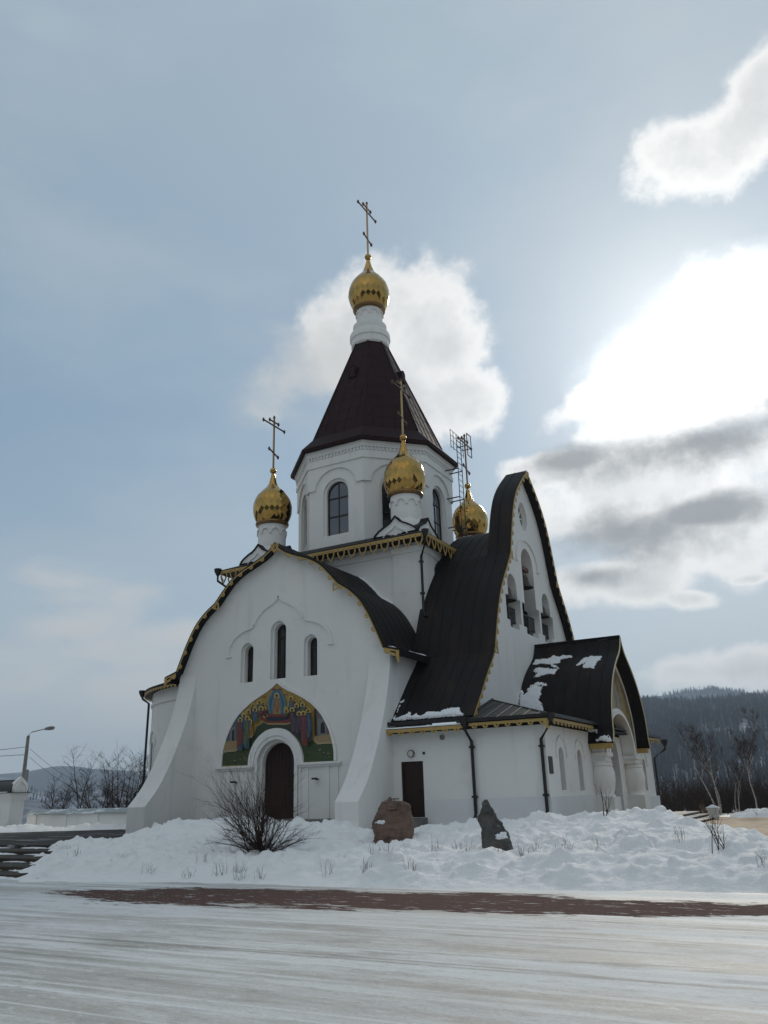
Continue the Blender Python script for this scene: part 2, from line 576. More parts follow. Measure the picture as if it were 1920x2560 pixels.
def lace(prof, mp, w, d0=0.085, d1=0.135, tab=0.125, step=0.72, skip=(0.5, 0.35), hearts=(), thick=0.03, mname='trim', parent=None):
    """gold fretwork under a verge: a band with pierced tabs and heart shaped rings"""
    bm = bmesh.new()
    a, b = offset_poly(prof, d0), offset_poly(prof, d1)
    ring(bm, a, b, mp, w, w + thick, closed=False)
    L = arclen(prof)
    s = skip[0]
    while s < L[-1] - skip[1]:
        p, d, n = at_arc(prof, s, L)
        c = Vector(p) + n * (d1 - 0.01)
        o, i = [], []
        for k in range(9):
            t = PI * k / 8
            e = d * math.cos(t) * tab + n * math.sin(t) * tab * 1.25
            o.append(tuple(c + e))
            i.append(tuple(c + n * 0.055 + e * 0.36 + n * 0.0))
        ring(bm, o, i, mp, w - 0.002, w + thick + 0.002, closed=True)
        s += step
    for sh, size, dirx in hearts:
        p, d, n = at_arc(prof, sh, L)
        c = Vector(p) + Vector((dirx[0], dirx[1])) * (d0 + size * 0.85)
        ax, ay = Vector((-dirx[1], dirx[0])), Vector(dirx)
        o, i = [], []
        for k in range(20):
            t = 2 * PI * k / 20
            x = 16 * math.sin(t) ** 3 / 16
            y = -(13 * math.cos(t) - 5 * math.cos(2 * t) - 2 * math.cos(3 * t) - math.cos(4 * t)) / 15
            o.append(tuple(c + ax * x * size + ay * y * size * 1.15))
            i.append(tuple(c + ax * x * size * 0.62 + ay * (y - 0.05) * size * 0.70))
        ring(bm, o, i, mp, w - 0.004, w + thick + 0.006, closed=True)
        for sx in (-1, 1):
            cc = c + ax * sx * size * 0.27 + ay * (-0.22) * size
            oo = [tuple(cc + ax * math.cos(2 * PI * k / 8) * size * .16 + ay * math.sin(2 * PI * k / 8) * size * .16) for k in range(8)]
            prism(bm, oo, mp, w - 0.001, w + thick + 0.001)
    return bobj('eave_trim', bm, mname, parent)


LF = arclen(FP)
half = LF[-1] / 2
iK = FP.index((3.65, 10.96))
sK = LF[iK]
foot = [p for p in FP if abs(p[0]) <= 5.951]
lace(foot, fy(-D - 0.42), 0.003, hearts=[(arclen(foot)[-1] / 2, 0.24, (0, -1)), (arclen(foot)[-1] / 2 + sK - half, 0.2, (-0.6, -0.8)),
     (arclen(foot)[-1] / 2 - sK + half, 0.2, (0.6, -0.8))], skip=(0.3, 0.2), parent=gable_roof)
# corner brackets of fretwork at the feet of the gable
for s in (-1, 1):
    bm = bmesh.new()
    mp = fy(-D - 0.42)
    o = [(s * 5.93, 7.70), (s * 6.60, 7.52), (s * 6.66, 7.52), (s * 6.66, 6.98), (s * 6.58, 7.06), (s * 6.50, 7.28), (s * 6.3, 7.33), (s * 6.2, 7.45), (s * 6.02, 7.42), (s * 5.93, 7.52)]
    c = (s * 6.42, 7.47)
    i = [(c[0] + (p[0] - c[0]) * 0.36, c[1] + (p[1] - c[1]) * 0.3) for p in o]
    ring(bm, o, i, mp, 0.004, 0.036)
    bobj('eave_bracket', bm, 'trim', gable_roof)

# ---- gabled front wall with window, portal openings
WALLH = [p for p in offset_poly(FP, 0.09) if p[0] >= -0.01]
WALLH = [(0, 13.38)] + [p for p in WALLH if 0.15 < p[0] < 5.9]
wall_out = [(-6.0, 0.3), (6.0, 0.3), (6.0, 7.66)] + WALLH[::-1] + [(-u, v) for u, v in WALLH[1:]] + [(-6.0, 7.66)]
WINS = [(-1.83, 6.94, 0.37, 8.45), (0.0, 6.95, 0.45, 9.22), (1.83, 6.92, 0.37, 8.45)]
DOORHW = 1.05
holes = [arch(*w) for w in WINS] + [arch(0, 0.83, DOORHW, 3.17)]
ms = [plate_mesh(wall_out, holes, fy(-D), -0.18, 0)]
inner = [arch(w[0] + 0.0, w[1], w[2] - 0.08, w[3] - 0.02) for w in WINS]
ms.append(plate_mesh(wall_out, inner + [arch(0, 0.83, 0.93, 3.17)], fy(-D), -0.6, -0.181))
bm = join_meshes('gable_wall', ms)
# side walls of the arm down to the low block
for s in (-1, 1):
    box(bm, s * 5.999 if s < 0 else 5.6, -5.6 if s < 0 else 5.999, -D + 0.601, -5.7, 0.3, 7.72)
gable_wall = bobj('gable_wall', bm, 'stucco', church, recalc=False)

# hood moulding over the three windows
bm = bmesh.new()
HH = smooth_poly([(0, 10.93), (0.38, 10.62), (0.85, 10.44), (1.2, 10.15), (1.43, 9.86), (1.5, 9.66)], it=2)
HL = [(1.5, 9.66)] + [(1.5 + 1.55 * math.sin(t), 8.35 + 1.22 * math.cos(t)) for t in [0.12 + k * (PI / 2 - 0.12) / 12 for k in range(13)]] + [(3.05, 8.3)]
HHf = mirror(HH)
ring(bm, HHf, offset_poly(HHf, 0.12), fy(-D), 0.001, 0.08, closed=False)
for s in (-1, 1):
    p = [(s * u, v) for u, v in HL]
    p = p if s > 0 else p[::-1]
    ring(bm, p, offset_poly(p, 0.12), fy(-D), 0.002, 0.081, closed=False)
    prism(bm, [(s * 2.80, 8.30), (s * 3.12, 8.30), (s * 3.12, 8.22), (s * 2.80, 8.22)], fy(-D), 0.001, 0.09)
bobj('hood_moulding', bm, 'stucco', church)


def window(cx, z0, hw, zs, mp, depth, cols, rows, parent, pane='glass', fw_=0.07, rise=None):
    bm = bmesh.new()
    o = arch(cx, z0, hw, zs, rise)
    r2 = (rise or hw) - fw_
    i = arch(cx, z0 + fw_, hw - fw_, zs, r2)
    ring(bm, o, i, mp, -depth, -depth + 0.06)
    top = zs + (rise or hw)
    for c in range(1, cols):
        u = cx - hw + 2 * hw * c / cols
        prism(bm, [(u - .03, z0 + fw_), (u + .03, z0 + fw_), (u + .03, top - fw_), (u - .03, top - fw_)], mp, -depth + 0.003, -depth + 0.05)
    for rr in rows:
        v = z0 + (top - z0) * rr
        k = hw if v < zs else hw * math.sqrt(max(0, 1 - ((v - zs) / (rise or hw)) ** 2))
        k -= fw_ * 0.5
        prism(bm, [(cx - k, v - .045), (cx + k, v - .045), (cx + k, v + .045), (cx - k, v + .045)], mp, -depth + 0.006, -depth + 0.056)
    w = bobj('window', bm, 'frame', parent)
    bm = bmesh.new()
    bm.faces.new([bm.verts.new(mp(u, v, -depth + 0.02)) for u, v in o])
    bobj('pane', bm, pane, w)
    return w


for w in WINS:
    window(w[0], w[1], w[2] - 0.07, w[3] - 0.02, fy(-D), 0.5, 2, [0.76], church, 'curtain', 0.05)

# ---- portal
bm = bmesh.new()
def arc_pts(r, z0, zs, n=20):
    return [(-r, z0)] + [(-r * math.cos(PI * k / n), zs + r * math.sin(PI * k / n)) for k in range(n + 1)] + [(r, z0)]
ring(bm, arc_pts(1.52, 3.05, 3.2), arc_pts(1.20, 3.05, 3.2), fy(-D), 0.0015, 0.14, closed=False)
ring(bm, arc_pts(1.203, 0.83, 3.2), arc_pts(1.03, 0.83, 3.2), fy(-D), 0.0015, 0.09, closed=False)
for s in (-1, 1):
    a, b = (1.18, 3.47) if s > 0 else (-3.47, -1.18)
    prism(bm, [(a, 3.06), (b, 3.06), (b, 3.15), (a, 3.15)], fy(-D), 0.0015, 0.17)
    prism(bm, [(a + .04, 2.97), (b - .04, 2.97), (b - .04, 3.06), (a + .04, 3.06)], fy(-D), 0.0015, 0.10)
    # flat pilasters with sunk panels
    for (p, q) in ((1.25, 1.36), (1.60, 1.76), (2.62, 2.84), (3.08, 3.30)):
        p, q = (p, q) if s > 0 else (-q, -p)
        prism(bm, [(p, 0.84), (q, 0.84), (q, 2.97), (p, 2.97)], fy(-D), 0.0015, 0.05)
bobj('portal', bm, 'stucco', church)
dbm = bmesh.new()
prism(dbm, arch(0, 0.83, 0.925, 3.17), fy(-D), -0.5, -0.42)
for k in range(-4, 5):
    prism(dbm, [(k * .2 - .012, .85), (k * .2 + .012, .85), (k * .2 + .012, 3.9), (k * .2 - .012, 3.9)], fy(-D), -0.42, -0.405)
door = bobj('door', dbm, 'door', church)
hb = bmesh.new()
tube(hb, [(0.12, -D + 0.41, 1.75), (0.12, -D + 0.34, 1.75), (0.12, -D + 0.34, 2.05), (0.12, -D + 0.41, 2.05)], 0.02)
bobj('handle', hb, 'iron', door)
# spotlights beside the portal
for s, x in ((1, 2.27), (-1, -2.2)):
    bm = bmesh.new()
    box(bm, x - .05, x + .05, -D - 0.16, -D - 0.052, 2.40, 2.46)
    box(bm, x - .17, x + .05, -D - 0.30, -D - 0.16, 2.42, 2.50)
    bobj('wall_lamp', bm, 'iron', church)

# ---- mosaic over the portal (flat coloured stones)
def tess(name, c):
    d = tuple(x * 0.62 for x in c)
    l = tuple(min(1, x * 1.35) for x in c)
    return mat('mosaic_' + name, c, 0.45, var=[(26.0, 0.50, 0.72, d, 2), (31.0, 0.60, 0.8, l, 1)])
TC = dict(gold=(0.38, 0.26, 0.06), green=(0.045, 0.070, 0.022), dgreen=(0.025, 0.042, 0.020), sky=(0.075, 0.19, 0.24), blue=(0.035, 0.085, 0.15), navy=(0.014, 0.018, 0.035),
          orange=(0.26, 0.115, 0.03), red=(0.17, 0.030, 0.022), wine=(0.13, 0.035, 0.045), purple=(0.060, 0.040, 0.055), skin=(0.12, 0.062, 0.03), halo=(0.52, 0.37, 0.10),
          stone=(0.17, 0.18, 0.18), pink=(0.15, 0.095, 0.09), tan=(0.33, 0.23, 0.11), cream=(0.42, 0.34, 0.20), dark=(0.014, 0.012, 0.011), steel=(0.075, 0.105, 0.125), moss=(0.075, 0.105, 0.04))
TK = list(TC)
TM = [tess(k, TC[k]) for k in TK]
mos = bmesh.new()
mp0 = fy(-D)
def m2w(px, py):
    return (5.6653e-3 * px + 2.6927e-4 * py - 4.62272 - 2.2718e-7 * px * py + 0.02, -5.6224e-4 * px - 4.557e-3 * py + 8.20018 + 3.2011e-7 * px * py)
layer = [0]
def mpoly(pts, c, raw=False):
    layer[0] += 1
    w = 0.02 + layer[0] * 0.0007
    P = pts if raw else [m2w(*p) for p in pts]
    f = mos.faces.new([mos.verts.new(mp0(u, v, w)) for u, v in P])
    f.material_index = TK.index(c)
    f.normal_update()
    if f.normal.y > 0:
        f.normal_flip()
def mdisc(x, y, r, c, n=10, ry=None):
    ry = ry or r * 1.2
    mpoly([(x + r * math.cos(2 * PI * k / n), y + ry * math.sin(2 * PI * k / n)) for k in range(n)], c)
MH = smooth_poly([(0, 6.74), (0.45, 6.42), (1.0, 6.19), (1.75, 5.80), (2.35, 5.30), (2.80, 4.62), (3.03, 3.95), (3.10, 3.55), (3.10, 3.17)], it=1)
outl = [(1.525, 3.17), (3.10, 3.17)] + MH[::-1][1:] + [(-u, v) for u, v in MH[1:]] + [(-1.525, 3.17)] + [(-1.525 * math.cos(PI * k / 18), 3.2 + 1.525 * math.sin(PI * k / 18)) for k in range(1, 18)]
fo = plate_mesh(outl, [], fy(-D), 0.003, 0.02)
mos.from_mesh(fo)
bpy.data.meshes.remove(fo)
for f in mos.faces:
    f.material_index = TK.index('gold')
mpoly([(212, 1085), (216, 970), (300, 940), (420, 900), (500, 800), (590, 770), (610, 805), (545, 890), (505, 990), (500, 1078)], 'green')
mpoly([(1066, 1048), (1060, 950), (1015, 830), (960, 770), (1080, 760), (1190, 860), (1374, 868), (1384, 1034)], 'green')
for k in range(46):
    L_ = k % 2
    gx = random.uniform(225, 480) if L_ else random.uniform(1080, 1360)
    gy = random.uniform(975, 1060) if L_ else random.uniform(890, 1010)
    mpoly([(gx, gy), (gx + random.uniform(14, 40), gy - 3), (gx + random.uniform(8, 24), gy + random.uniform(5, 12))], random.choice(['moss', 'dgreen', 'dgreen', 'tan']))
mpoly([(600, 690), (680, 640), (960, 640), (1000, 760), (960, 765), (900, 712), (800, 700), (690, 720), (615, 795), (560, 810)], 'dgreen')
mpoly([(268, 830), (300, 720), (350, 640), (440, 570), (460, 600), (440, 850)], 'steel')
mpoly([(380, 590), (440, 548), (450, 585), (375, 640)], 'blue')
mpoly([(310, 840), (316, 700), (370, 690), (372, 835)], 'stone')
mpoly([(332, 838), (336, 725), (358, 720), (362, 835)], 'dark')
mpoly([(232, 935), (246, 850), (330, 835), (405, 830), (408, 895), (375, 925)], 'tan')
mpoly([(228, 950), (232, 935), (375, 925), (408, 895), (408, 910), (378, 942)], 'cream')
mpoly([(1180, 500), (1270, 575), (1335, 720), (1345, 770), (1190, 790)], 'pink')
mpoly([(1178, 505), (1200, 510), (1205, 780), (1185, 780)], 'dark')
mpoly([(1212, 600), (1285, 610), (1300, 770), (1215, 780)], 'stone')
mpoly([(1240, 760), (1242, 660), (1262, 635), (1278, 660), (1285, 755)], 'dark')
mpoly([(1175, 790), (1340, 765), (1352, 780), (1362, 842), (1215, 852)], 'tan')
mpoly([(1175, 790), (1215, 852), (1362, 842), (1366, 858), (1210, 870), (1168, 805)], 'cream')
# almond of light with the standing figure
def almond(k, c):
    pts = []
    for i in range(13):
        t = i / 12
        pts.append((808 + k * 95 * math.sin(PI * min(1, 0.12 + 0.62 * t)) ** 1.1, 300 + (1 - k) * 60 + t * 265))
    mpoly(pts + [(808 - (p[0] - 808), p[1]) for p in pts[::-1]], c)
almond(1.0, 'sky')
almond(0.78, 'blue')
almond(0.58, 'sky')
def figure(hx, hy, fx_, fy_, wt, wb, c1, c2=None, r=15, halo=True):
    """a draped standing figure: tunic, mantle thrown across it, folds, feet, halo and head"""
    c2 = c2 or {'moss': 'dgreen', 'wine': 'red', 'navy': 'blue', 'orange': 'tan', 'purple': 'navy'}.get(c1, 'steel')
    if halo:
        mdisc(hx, hy, r * 1.7, 'halo', 12)
    H = fy_ - hy
    md = (hx * .45 + fx_ * .55, hy + H * .55)
    mpoly([(hx - wt * .45, hy + r * 1.1), (hx + wt * .45, hy + r * 1.1), (hx + wt * .62, hy + r * 2.6), (md[0] + wt * .66, md[1]), (fx_ + wb * .85, fy_), (fx_ - wb * .15, fy_ + 7), (fx_ - wb * .85, fy_ - 5), (md[0] - wt * .6, md[1]), (hx - wt * .62, hy + r * 2.6)], c2)
    mpoly([(hx - wt * .50, hy + r * 1.2), (hx + wt * .1, hy + r * 1.3), (md[0] + wt * .72, md[1] - H * .12), (md[0] + wt * .62, md[1] + H * .1), (fx_ + wb * .1, fy_ - H * .13), (fx_ - wb * .95, fy_ - H * .06), (md[0] - wt * .7, md[1])], c1)
    lt = {'red': 'pink', 'wine': 'pink', 'orange': 'cream', 'tan': 'cream', 'moss': 'tan', 'blue': 'stone', 'steel': 'stone', 'navy': 'steel', 'purple': 'pink'}.get(c1, 'stone')
    if H > 110:
        mpoly([(hx - wt * .1, hy + r * 2.4), (hx - wt * .02, hy + r * 2.4), (md[0] + wt * .05, md[1]), (md[0] - wt * .04, md[1])], lt)
        mpoly([(md[0] - wt * .42, md[1] + H * .04), (md[0] - wt * .34, md[1] + H * .04), (fx_ - wb * .45, fy_ - H * .10), (fx_ - wb * .58, fy_ - H * .10)], lt)
        mpoly([(md[0] + wt * .3, md[1] + H * .14), (md[0] + wt * .38, md[1] + H * .12), (fx_ + wb * .45, fy_ - 6), (fx_ + wb * .34, fy_ - 6)], 'dark')
        mpoly([(hx + wt * .2, hy + r * 2.6), (hx + wt * .75, hy + r * 1.9), (hx + wt * .8, hy + r * 2.3), (hx + wt * .3, hy + r * 3.3)], 'skin')
        mpoly([(fx_ - wb * .5, fy_), (fx_ + wb * .5, fy_ + 2), (fx_ + wb * .6, fy_ + 9), (fx_ - wb * .6, fy_ + 8)], 'skin')
    mdisc(hx, hy, r * 0.92, 'skin', 9)
    mdisc(hx, hy - r * .42, r * 0.72, 'dark', 8, r * .5)


mdisc(780, 300, 24, 'red', 6, 10)
mdisc(836, 300, 24, 'red', 6, 10)
figure(808, 368, 808, 575, 46, 44, 'orange', 'tan', 16)
# bed, with the reclining figure
mpoly([(625, 500), (700, 480), (730, 560), (980, 560), (976, 640), (905, 658), (720, 652), (640, 615)], 'red')
mpoly([(668, 640), (720, 652), (905, 652), (975, 636), (976, 650), (905, 672), (720, 668)], 'tan')
mdisc(690, 572, 25, 'halo', 12)
mpoly([(690, 592), (730, 585), (930, 588), (935, 615), (830, 632), (715, 632)], 'navy')
mdisc(692, 575, 14, 'skin', 9)
for hx, hy in ((560, 470), (610, 470), (672, 455), (500, 540), (460, 565), (940, 470), (995, 440), (1050, 430), (1110, 500), (1000, 545), (690, 505), (905, 505)):
    figure(hx, hy, hx, hy + 70, 30, 22, random.choice(['wine', 'steel', 'moss', 'orange', 'blue', 'purple']), None, 12)
for a in [(638, 440, 640, 560, 34, 26, 'steel', 'moss'), (590, 515, 600, 640, 40, 30, 'blue', 'moss'), (525, 540, 545, 700, 38, 26, 'moss', None), (655, 505, 650, 560, 36, 24, 'wine', None),
          (480, 580, 490, 860, 40, 30, 'blue', 'steel'), (540, 640, 550, 800, 40, 24, 'orange', None), (515, 608, 505, 905, 44, 34, 'moss', 'blue'), (440, 625, 435, 925, 44, 34, 'red', 'blue')]:
    figure(*a)
for a in [(965, 400, 970, 520, 34, 24, 'steel', 'wine'), (1080, 465, 1085, 560, 36, 26, 'moss', 'steel'), (1022, 478, 1035, 640, 44, 30, 'navy', None), (920, 530, 920, 575, 30, 22, 'moss', None),
          (1138, 530, 1150, 830, 40, 26, 'blue', 'navy'), (980, 520, 1010, 770, 46, 36, 'purple', 'navy'), (1050, 560, 1040, 780, 40, 26, 'purple', None), (1092, 556, 1105, 875, 46, 36, 'wine', 'red')]:
    figure(*a)
for x, y in ((685, 388), (700, 388), (715, 387), (900, 362), (915, 360), (936, 360)):
    mpoly([(x - 5, y - 12), (x + 5, y - 12), (x + 5, y + 10), (x - 5, y + 10)], 'red')
mosaic = bobj('mosaic', mos, TM, church, recalc=False)
bm = bmesh.new()
fo_, fi_ = mirror(MH), mirror(MH)
ring(bm, offset_poly(fo_, -0.13), offset_poly(fi_, -0.002), fy(-D), 0.002, 0.085, closed=False)
bobj('mosaic_frame', bm, 'stucco', church)

# ---- battered buttresses
prof_b = [(-9.57, 7.55), (-9.66, 6.9), (-9.80, 6.3), (-10.15, 5.2), (-10.62, 4.15), (-11.15, 3.15), (-11.72, 2.25), (-12.48, 1.5), (-12.48, 0.3)]
prof_b = [prof_b[0]] + smooth_poly(prof_b[0:8], it=2)[1:] + [prof_b[8]]
for x0, x1 in ((-6.01, -4.96), (4.96, 6.01)):
    bm = bmesh.new()
    pts = prof_b + [(-9.4, 0.3), (-9.4, 7.55)]
    prism(bm, pts, lambda u, v, w: Vector((w, u, v)), x0, x1)
    bobj('buttress', bm, 'stucco', church)

# ---- bell gable block: roof profile (y, z)
GH = [(0, 18.5), (0.85, 17.85), (1.75, 17.08), (2.35, 16.4), (2.80, 15.65), (3.15, 14.8), (3.45, 13.9), (3.80, 12.85), (4.45, 12.02), (5.0, 11.4), (5.52, 10.7), (5.95, 9.95), (6.32, 9.1), (6.68, 8.2), (6.90, 7.56),
      (7.3, 7.12), (7.95, 6.5), (8.72, 5.65), (9.70, 4.62)]
GK = [(3.80, 12.85), (6.90, 7.56)]
GHS = smooth_poly(GH, kinks=GK)
GP = mirror(GHS)
NH = [(0, 15.32), (0.9, 15.0), (2.0, 14.35), (3.0, 13.55)] + GH[7:]
NP = mirror(smooth_poly(NH, kinks=[(3.80, 12.85), (6.90, 7.56)]))
XG = 9.32         # outer face of the bell gable wall
bm = bmesh.new()
slab(bm, GP, 0.14, fx(0), 8.56, 9.76)
slab(bm, NP, 0.12, fx(0), 5.7, 8.559)
ribs(bm, NP, fx(0), [5.95 + 0.52 * k for k in range(6)], 0.03, 0.02)
ribs(bm, GP, fx(0), [9.07], 0.03, 0.02)
nave_roof = bobj('nave_roof', bm, 'roof', church)
up_ = [p for p in GP if abs(p[0]) <= 6.901]
LU = arclen(up_)
kk = LU[up_.index((3.80, 12.85))] - LU[-1] / 2
lace(up_, fx(9.76), 0.003, d0=0.05, d1=0.13, tab=0.16, step=0.58, skip=(0.5, 0.5),
     hearts=[(LU[-1] / 2, 0.24, (0, -1)), (LU[-1] / 2 + kk, 0.2, (-0.75, -0.65)), (LU[-1] / 2 - kk, 0.2, (0.75, -0.65)), (0.25, 0.22, (0.8, -0.6)), (LU[-1] - 0.25, 0.22, (-0.8, -0.6))], parent=nave_roof)
lo_ = [p for p in GP if p[0] >= 6.899]
lace(lo_, fx(9.76), 0.003, d0=0.04, d1=0.10, tab=0.13, step=0.5, skip=(0.3, 0.3), mname='gutter', parent=nave_roof)
lo_ = [p for p in GP if p[0] <= -6.899]
lace(lo_, fx(9.76), 0.003, d0=0.04, d1=0.10, tab=0.13, step=0.5, skip=(0.3, 0.3), mname='trim', parent=nave_roof)
# gable wall with the stepped bell openings and a round window
gw = [p for p in offset_poly(GP, 0.10)]
wall_g = [(-9.0, 3.9), (9.0, 3.9)] + [p for p in gw[::-1] if 0.12 < p[0] < 8.98] + [(0, 18.3)] + [p for p in gw[::-1] if -8.98 < p[0] < -0.12]
def bell_open(c, hw, hw2, zs):
    z1, z2, z3 = 10.86, 9.60, 9.28
    p = [(c - hw, z3), (c + hw, z3), (c + hw, z2), (c + hw2, z2), (c + hw2, z1), (c + hw, z1)]
    for k in range(15):
        a = PI * k / 14
        p.append((c + hw * math.cos(a), zs + hw * math.sin(a)))
    return p + [(c - hw, z1), (c - hw2, z1), (c - hw2, z2), (c - hw, z2)]
ho = [bell_open(0 - .05, 0.9, 1.33, 13.1), bell_open(-2.68, 0.63, 1.03, 11.42), bell_open(2.56, 0.63, 1.03, 11.42)]
circ = [(0.66 * math.cos(2 * PI * k / 28) - 0.05, 15.85 + 0.80 * math.sin(2 * PI * k / 28)) for k in range(28)]
me = plate_mesh(wall_g, ho + [circ], fx(XG), -0.66, 0)
bell_wall = link('bell_gable_wall', me, 'stucco', church)
bm = bmesh.new()
cc = [(-0.05 + 0.665 * math.cos(2 * PI * k / 28), 15.85 + 0.805 * math.sin(2 * PI * k / 28)) for k in range(28)]
ci = [(-0.05 + 0.58 * math.cos(2 * PI * k / 28), 15.85 + 0.70 * math.sin(2 * PI * k / 28)) for k in range(28)]
ring(bm, cc, ci, fx(XG), -0.30, -0.20)
for k in range(4):
    a = PI * k / 4
    dx, dz = math.cos(a), math.sin(a)
    prism(bm, [(-.05 + 0.6 * dx - .03 * dz, 15.85 + .72 * dz + .03 * dx), (-.05 - 0.6 * dx - .03 * dz, 15.85 - .72 * dz + .03 * dx), (-.05 - 0.6 * dx + .03 * dz, 15.85 - .72 * dz - .03 * dx), (-.05 + .6 * dx + .03 * dz, 15.85 + .72 * dz - .03 * dx)], fx(XG), -.29 + k * .004, -.24 + k * .004)
rw = bobj('round_window', bm, 'stucco', church)
bm = bmesh.new()
bm.faces.new([bm.verts.new(fx(XG)(u, v, -0.27)) for u, v in cc])
stain = mat('stained_glass', (0.05, 0.075, 0.085), 0.08, spec=0.9, var=[(3.2, 0.48, 0.52, (0.16, 0.12, 0.04), 0), (4.1, 0.55, 0.6, (0.05, 0.09, 0.05), 0)])
bobj('pane', bm, stain, rw)
bm = bmesh.new()
hd = [(-1.72, 13.1)] + [(-0.05 - 1.68 * math.cos(PI * k / 18), 13.15 + 1.38 * math.sin(PI * k / 18)) for k in range(19)] + [(1.64, 13.1)]
ring(bm, hd, offset_poly(hd, 0.12), fx(XG), 0.001, 0.07, closed=False)
for s in (-1, 1):
    prism(bm, [(-.05 + s * 1.5, 13.1), (-.05 + s * 1.82, 13.1), (-.05 + s * 1.82, 13.0), (-.05 + s * 1.5, 13.0)], fx(XG), .001, .09)
bobj('hood_moulding', bm, 'stucco', church)
# railings in the bell openings, beam
for c, h in ((-.05, 1.30), (-2.68, 1.0), (2.56, 1.0)):
    bm = bmesh.new()
    x = 9.0
    hw = h - 0.02
    for z, ww in ((10.42, hw), (9.72, hw)):
        box(bm, x - .025, x + .025, c - ww, c + ww, z - .025, z + .025)
    n = int(2 * hw / 0.13)
    for k in range(n + 1):
        y = c - hw + 2 * hw * k / n
        zl = 9.30 if abs(y - c) < h - 0.42 else 9.61
        box(bm, x - .012, x + .012, y - .012, y + .012, zl, 10.40)
        if k % 2 == 0 and k < n:
            tube(bm, [(x, y + .065 + .06 * math.cos(t), 10.1 + .06 * math.sin(t)) for t in [2 * PI * q / 8 for q in range(9)]], 0.009, 4, False)
    bobj('railing', bm, 'iron', church)
bm = bmesh.new()
box(bm, 8.9, 9.08, -0.96, 0.86, 12.92, 13.12)
bobj('bell_beam', bm, 'beam', church)

# ---- square base and octagonal tower
bm = bmesh.new()
S = 5.70
box(bm, -S, S, -S, S, 6.5, 13.70)
for sx in (-1, 1):
    for sy in (-1, 1):
        x0, x1 = sorted((sx * 4.28, sx * (S + 0.13)))
        y0, y1 = sorted((sy * 4.28, sy * (S + 0.13)))
        box(bm, x0, x1, y0, y1, 7.0, 13.10)
        x0, x1 = sorted((sx * 4.22, sx * (S + 0.19)))
        y0, y1 = sorted((sy * 4.22, sy * (S + 0.19)))
        box(bm, x0, x1, y0, y1, 13.10, 13.42)
for k in range(4):
    pass
for s in (-1, 1):
    y0, y1 = sorted((s * S, s * (S + 0.07)))
    box(bm, -4.22, 4.22, y0, y1, 13.10, 13.40)
    box(bm, y0, y1, -4.22, 4.22, 13.10, 13.40)
bobj('tower_base_wall', bm, 'stucco', church)
bm = bmesh.new()
E_ = 6.42
lv = [(E_, 13.62), (E_, 13.86), (4.4, 14.75)]
rows = [[bm.verts.new((sx * e, sy * e, z)) for sx, sy in ((-1, -1), (1, -1), (1, 1), (-1, 1))] for e, z in lv]
for a, b in zip(rows, rows[1:]):
    for k in range(4):
        bm.faces.new((a[k], a[(k + 1) % 4], b[(k + 1) % 4], b[k]))
bm.faces.new(rows[0][::-1])
bm.faces.new(rows[-1])
tower_roof = bobj('tower_base_roof', bm, 'roof', church)


def pendant_trim(x0, x1, mp, ztop, board=0.17, drop=0.55, step=0.63, parent=None):
    bm = bmesh.new()
    prism(bm, [(x0, ztop - board), (x1, ztop - board), (x1, ztop), (x0, ztop)], mp, 0.0, 0.035)
    n = int((x1 - x0) / step)
    st = (x1 - x0) / n
    for k in range(n):
        c = x0 + (k + 0.5) * st
        zt = ztop - board + 0.03
        o = [(c - .19, zt), (c - .235, zt - .12), (c - .20, zt - .24), (c - .13, zt - .36), (c, zt - drop), (c + .13, zt - .36), (c + .20, zt - .24), (c + .235, zt - .12), (c + .19, zt)]
        i = [(c - .125, zt), (c - .17, zt - .12), (c - .14, zt - .22), (c - .075, zt - .33), (c, zt - drop + .075), (c + .075, zt - .33), (c + .14, zt - .22), (c + .17, zt - .12), (c + .125, zt)]
        ring(bm, o, i, mp, -0.002, 0.037, closed=False)
        for s in (-1, 1):
            cx = c + s * 0.16
            prism(bm, [(cx + .028 * math.cos(2 * PI * q / 8), ztop - board + .05 + .028 * math.sin(2 * PI * q / 8)) for q in range(8)], mp, 0.0355, 0.039, mi=1)
    return bobj('eave_trim', bm, ['trim', 'gutter'], parent)


pendant_trim(-E_, E_, fy(-E_ - 0.003), 13.80, parent=tower_roof)
pendant_trim(-E_, E_, fx(E_ + 0.003), 13.80, parent=tower_roof)
pendant_trim(-E_, E_, fx(-E_ - 0.003, -1), 13.80, parent=tower_roof)

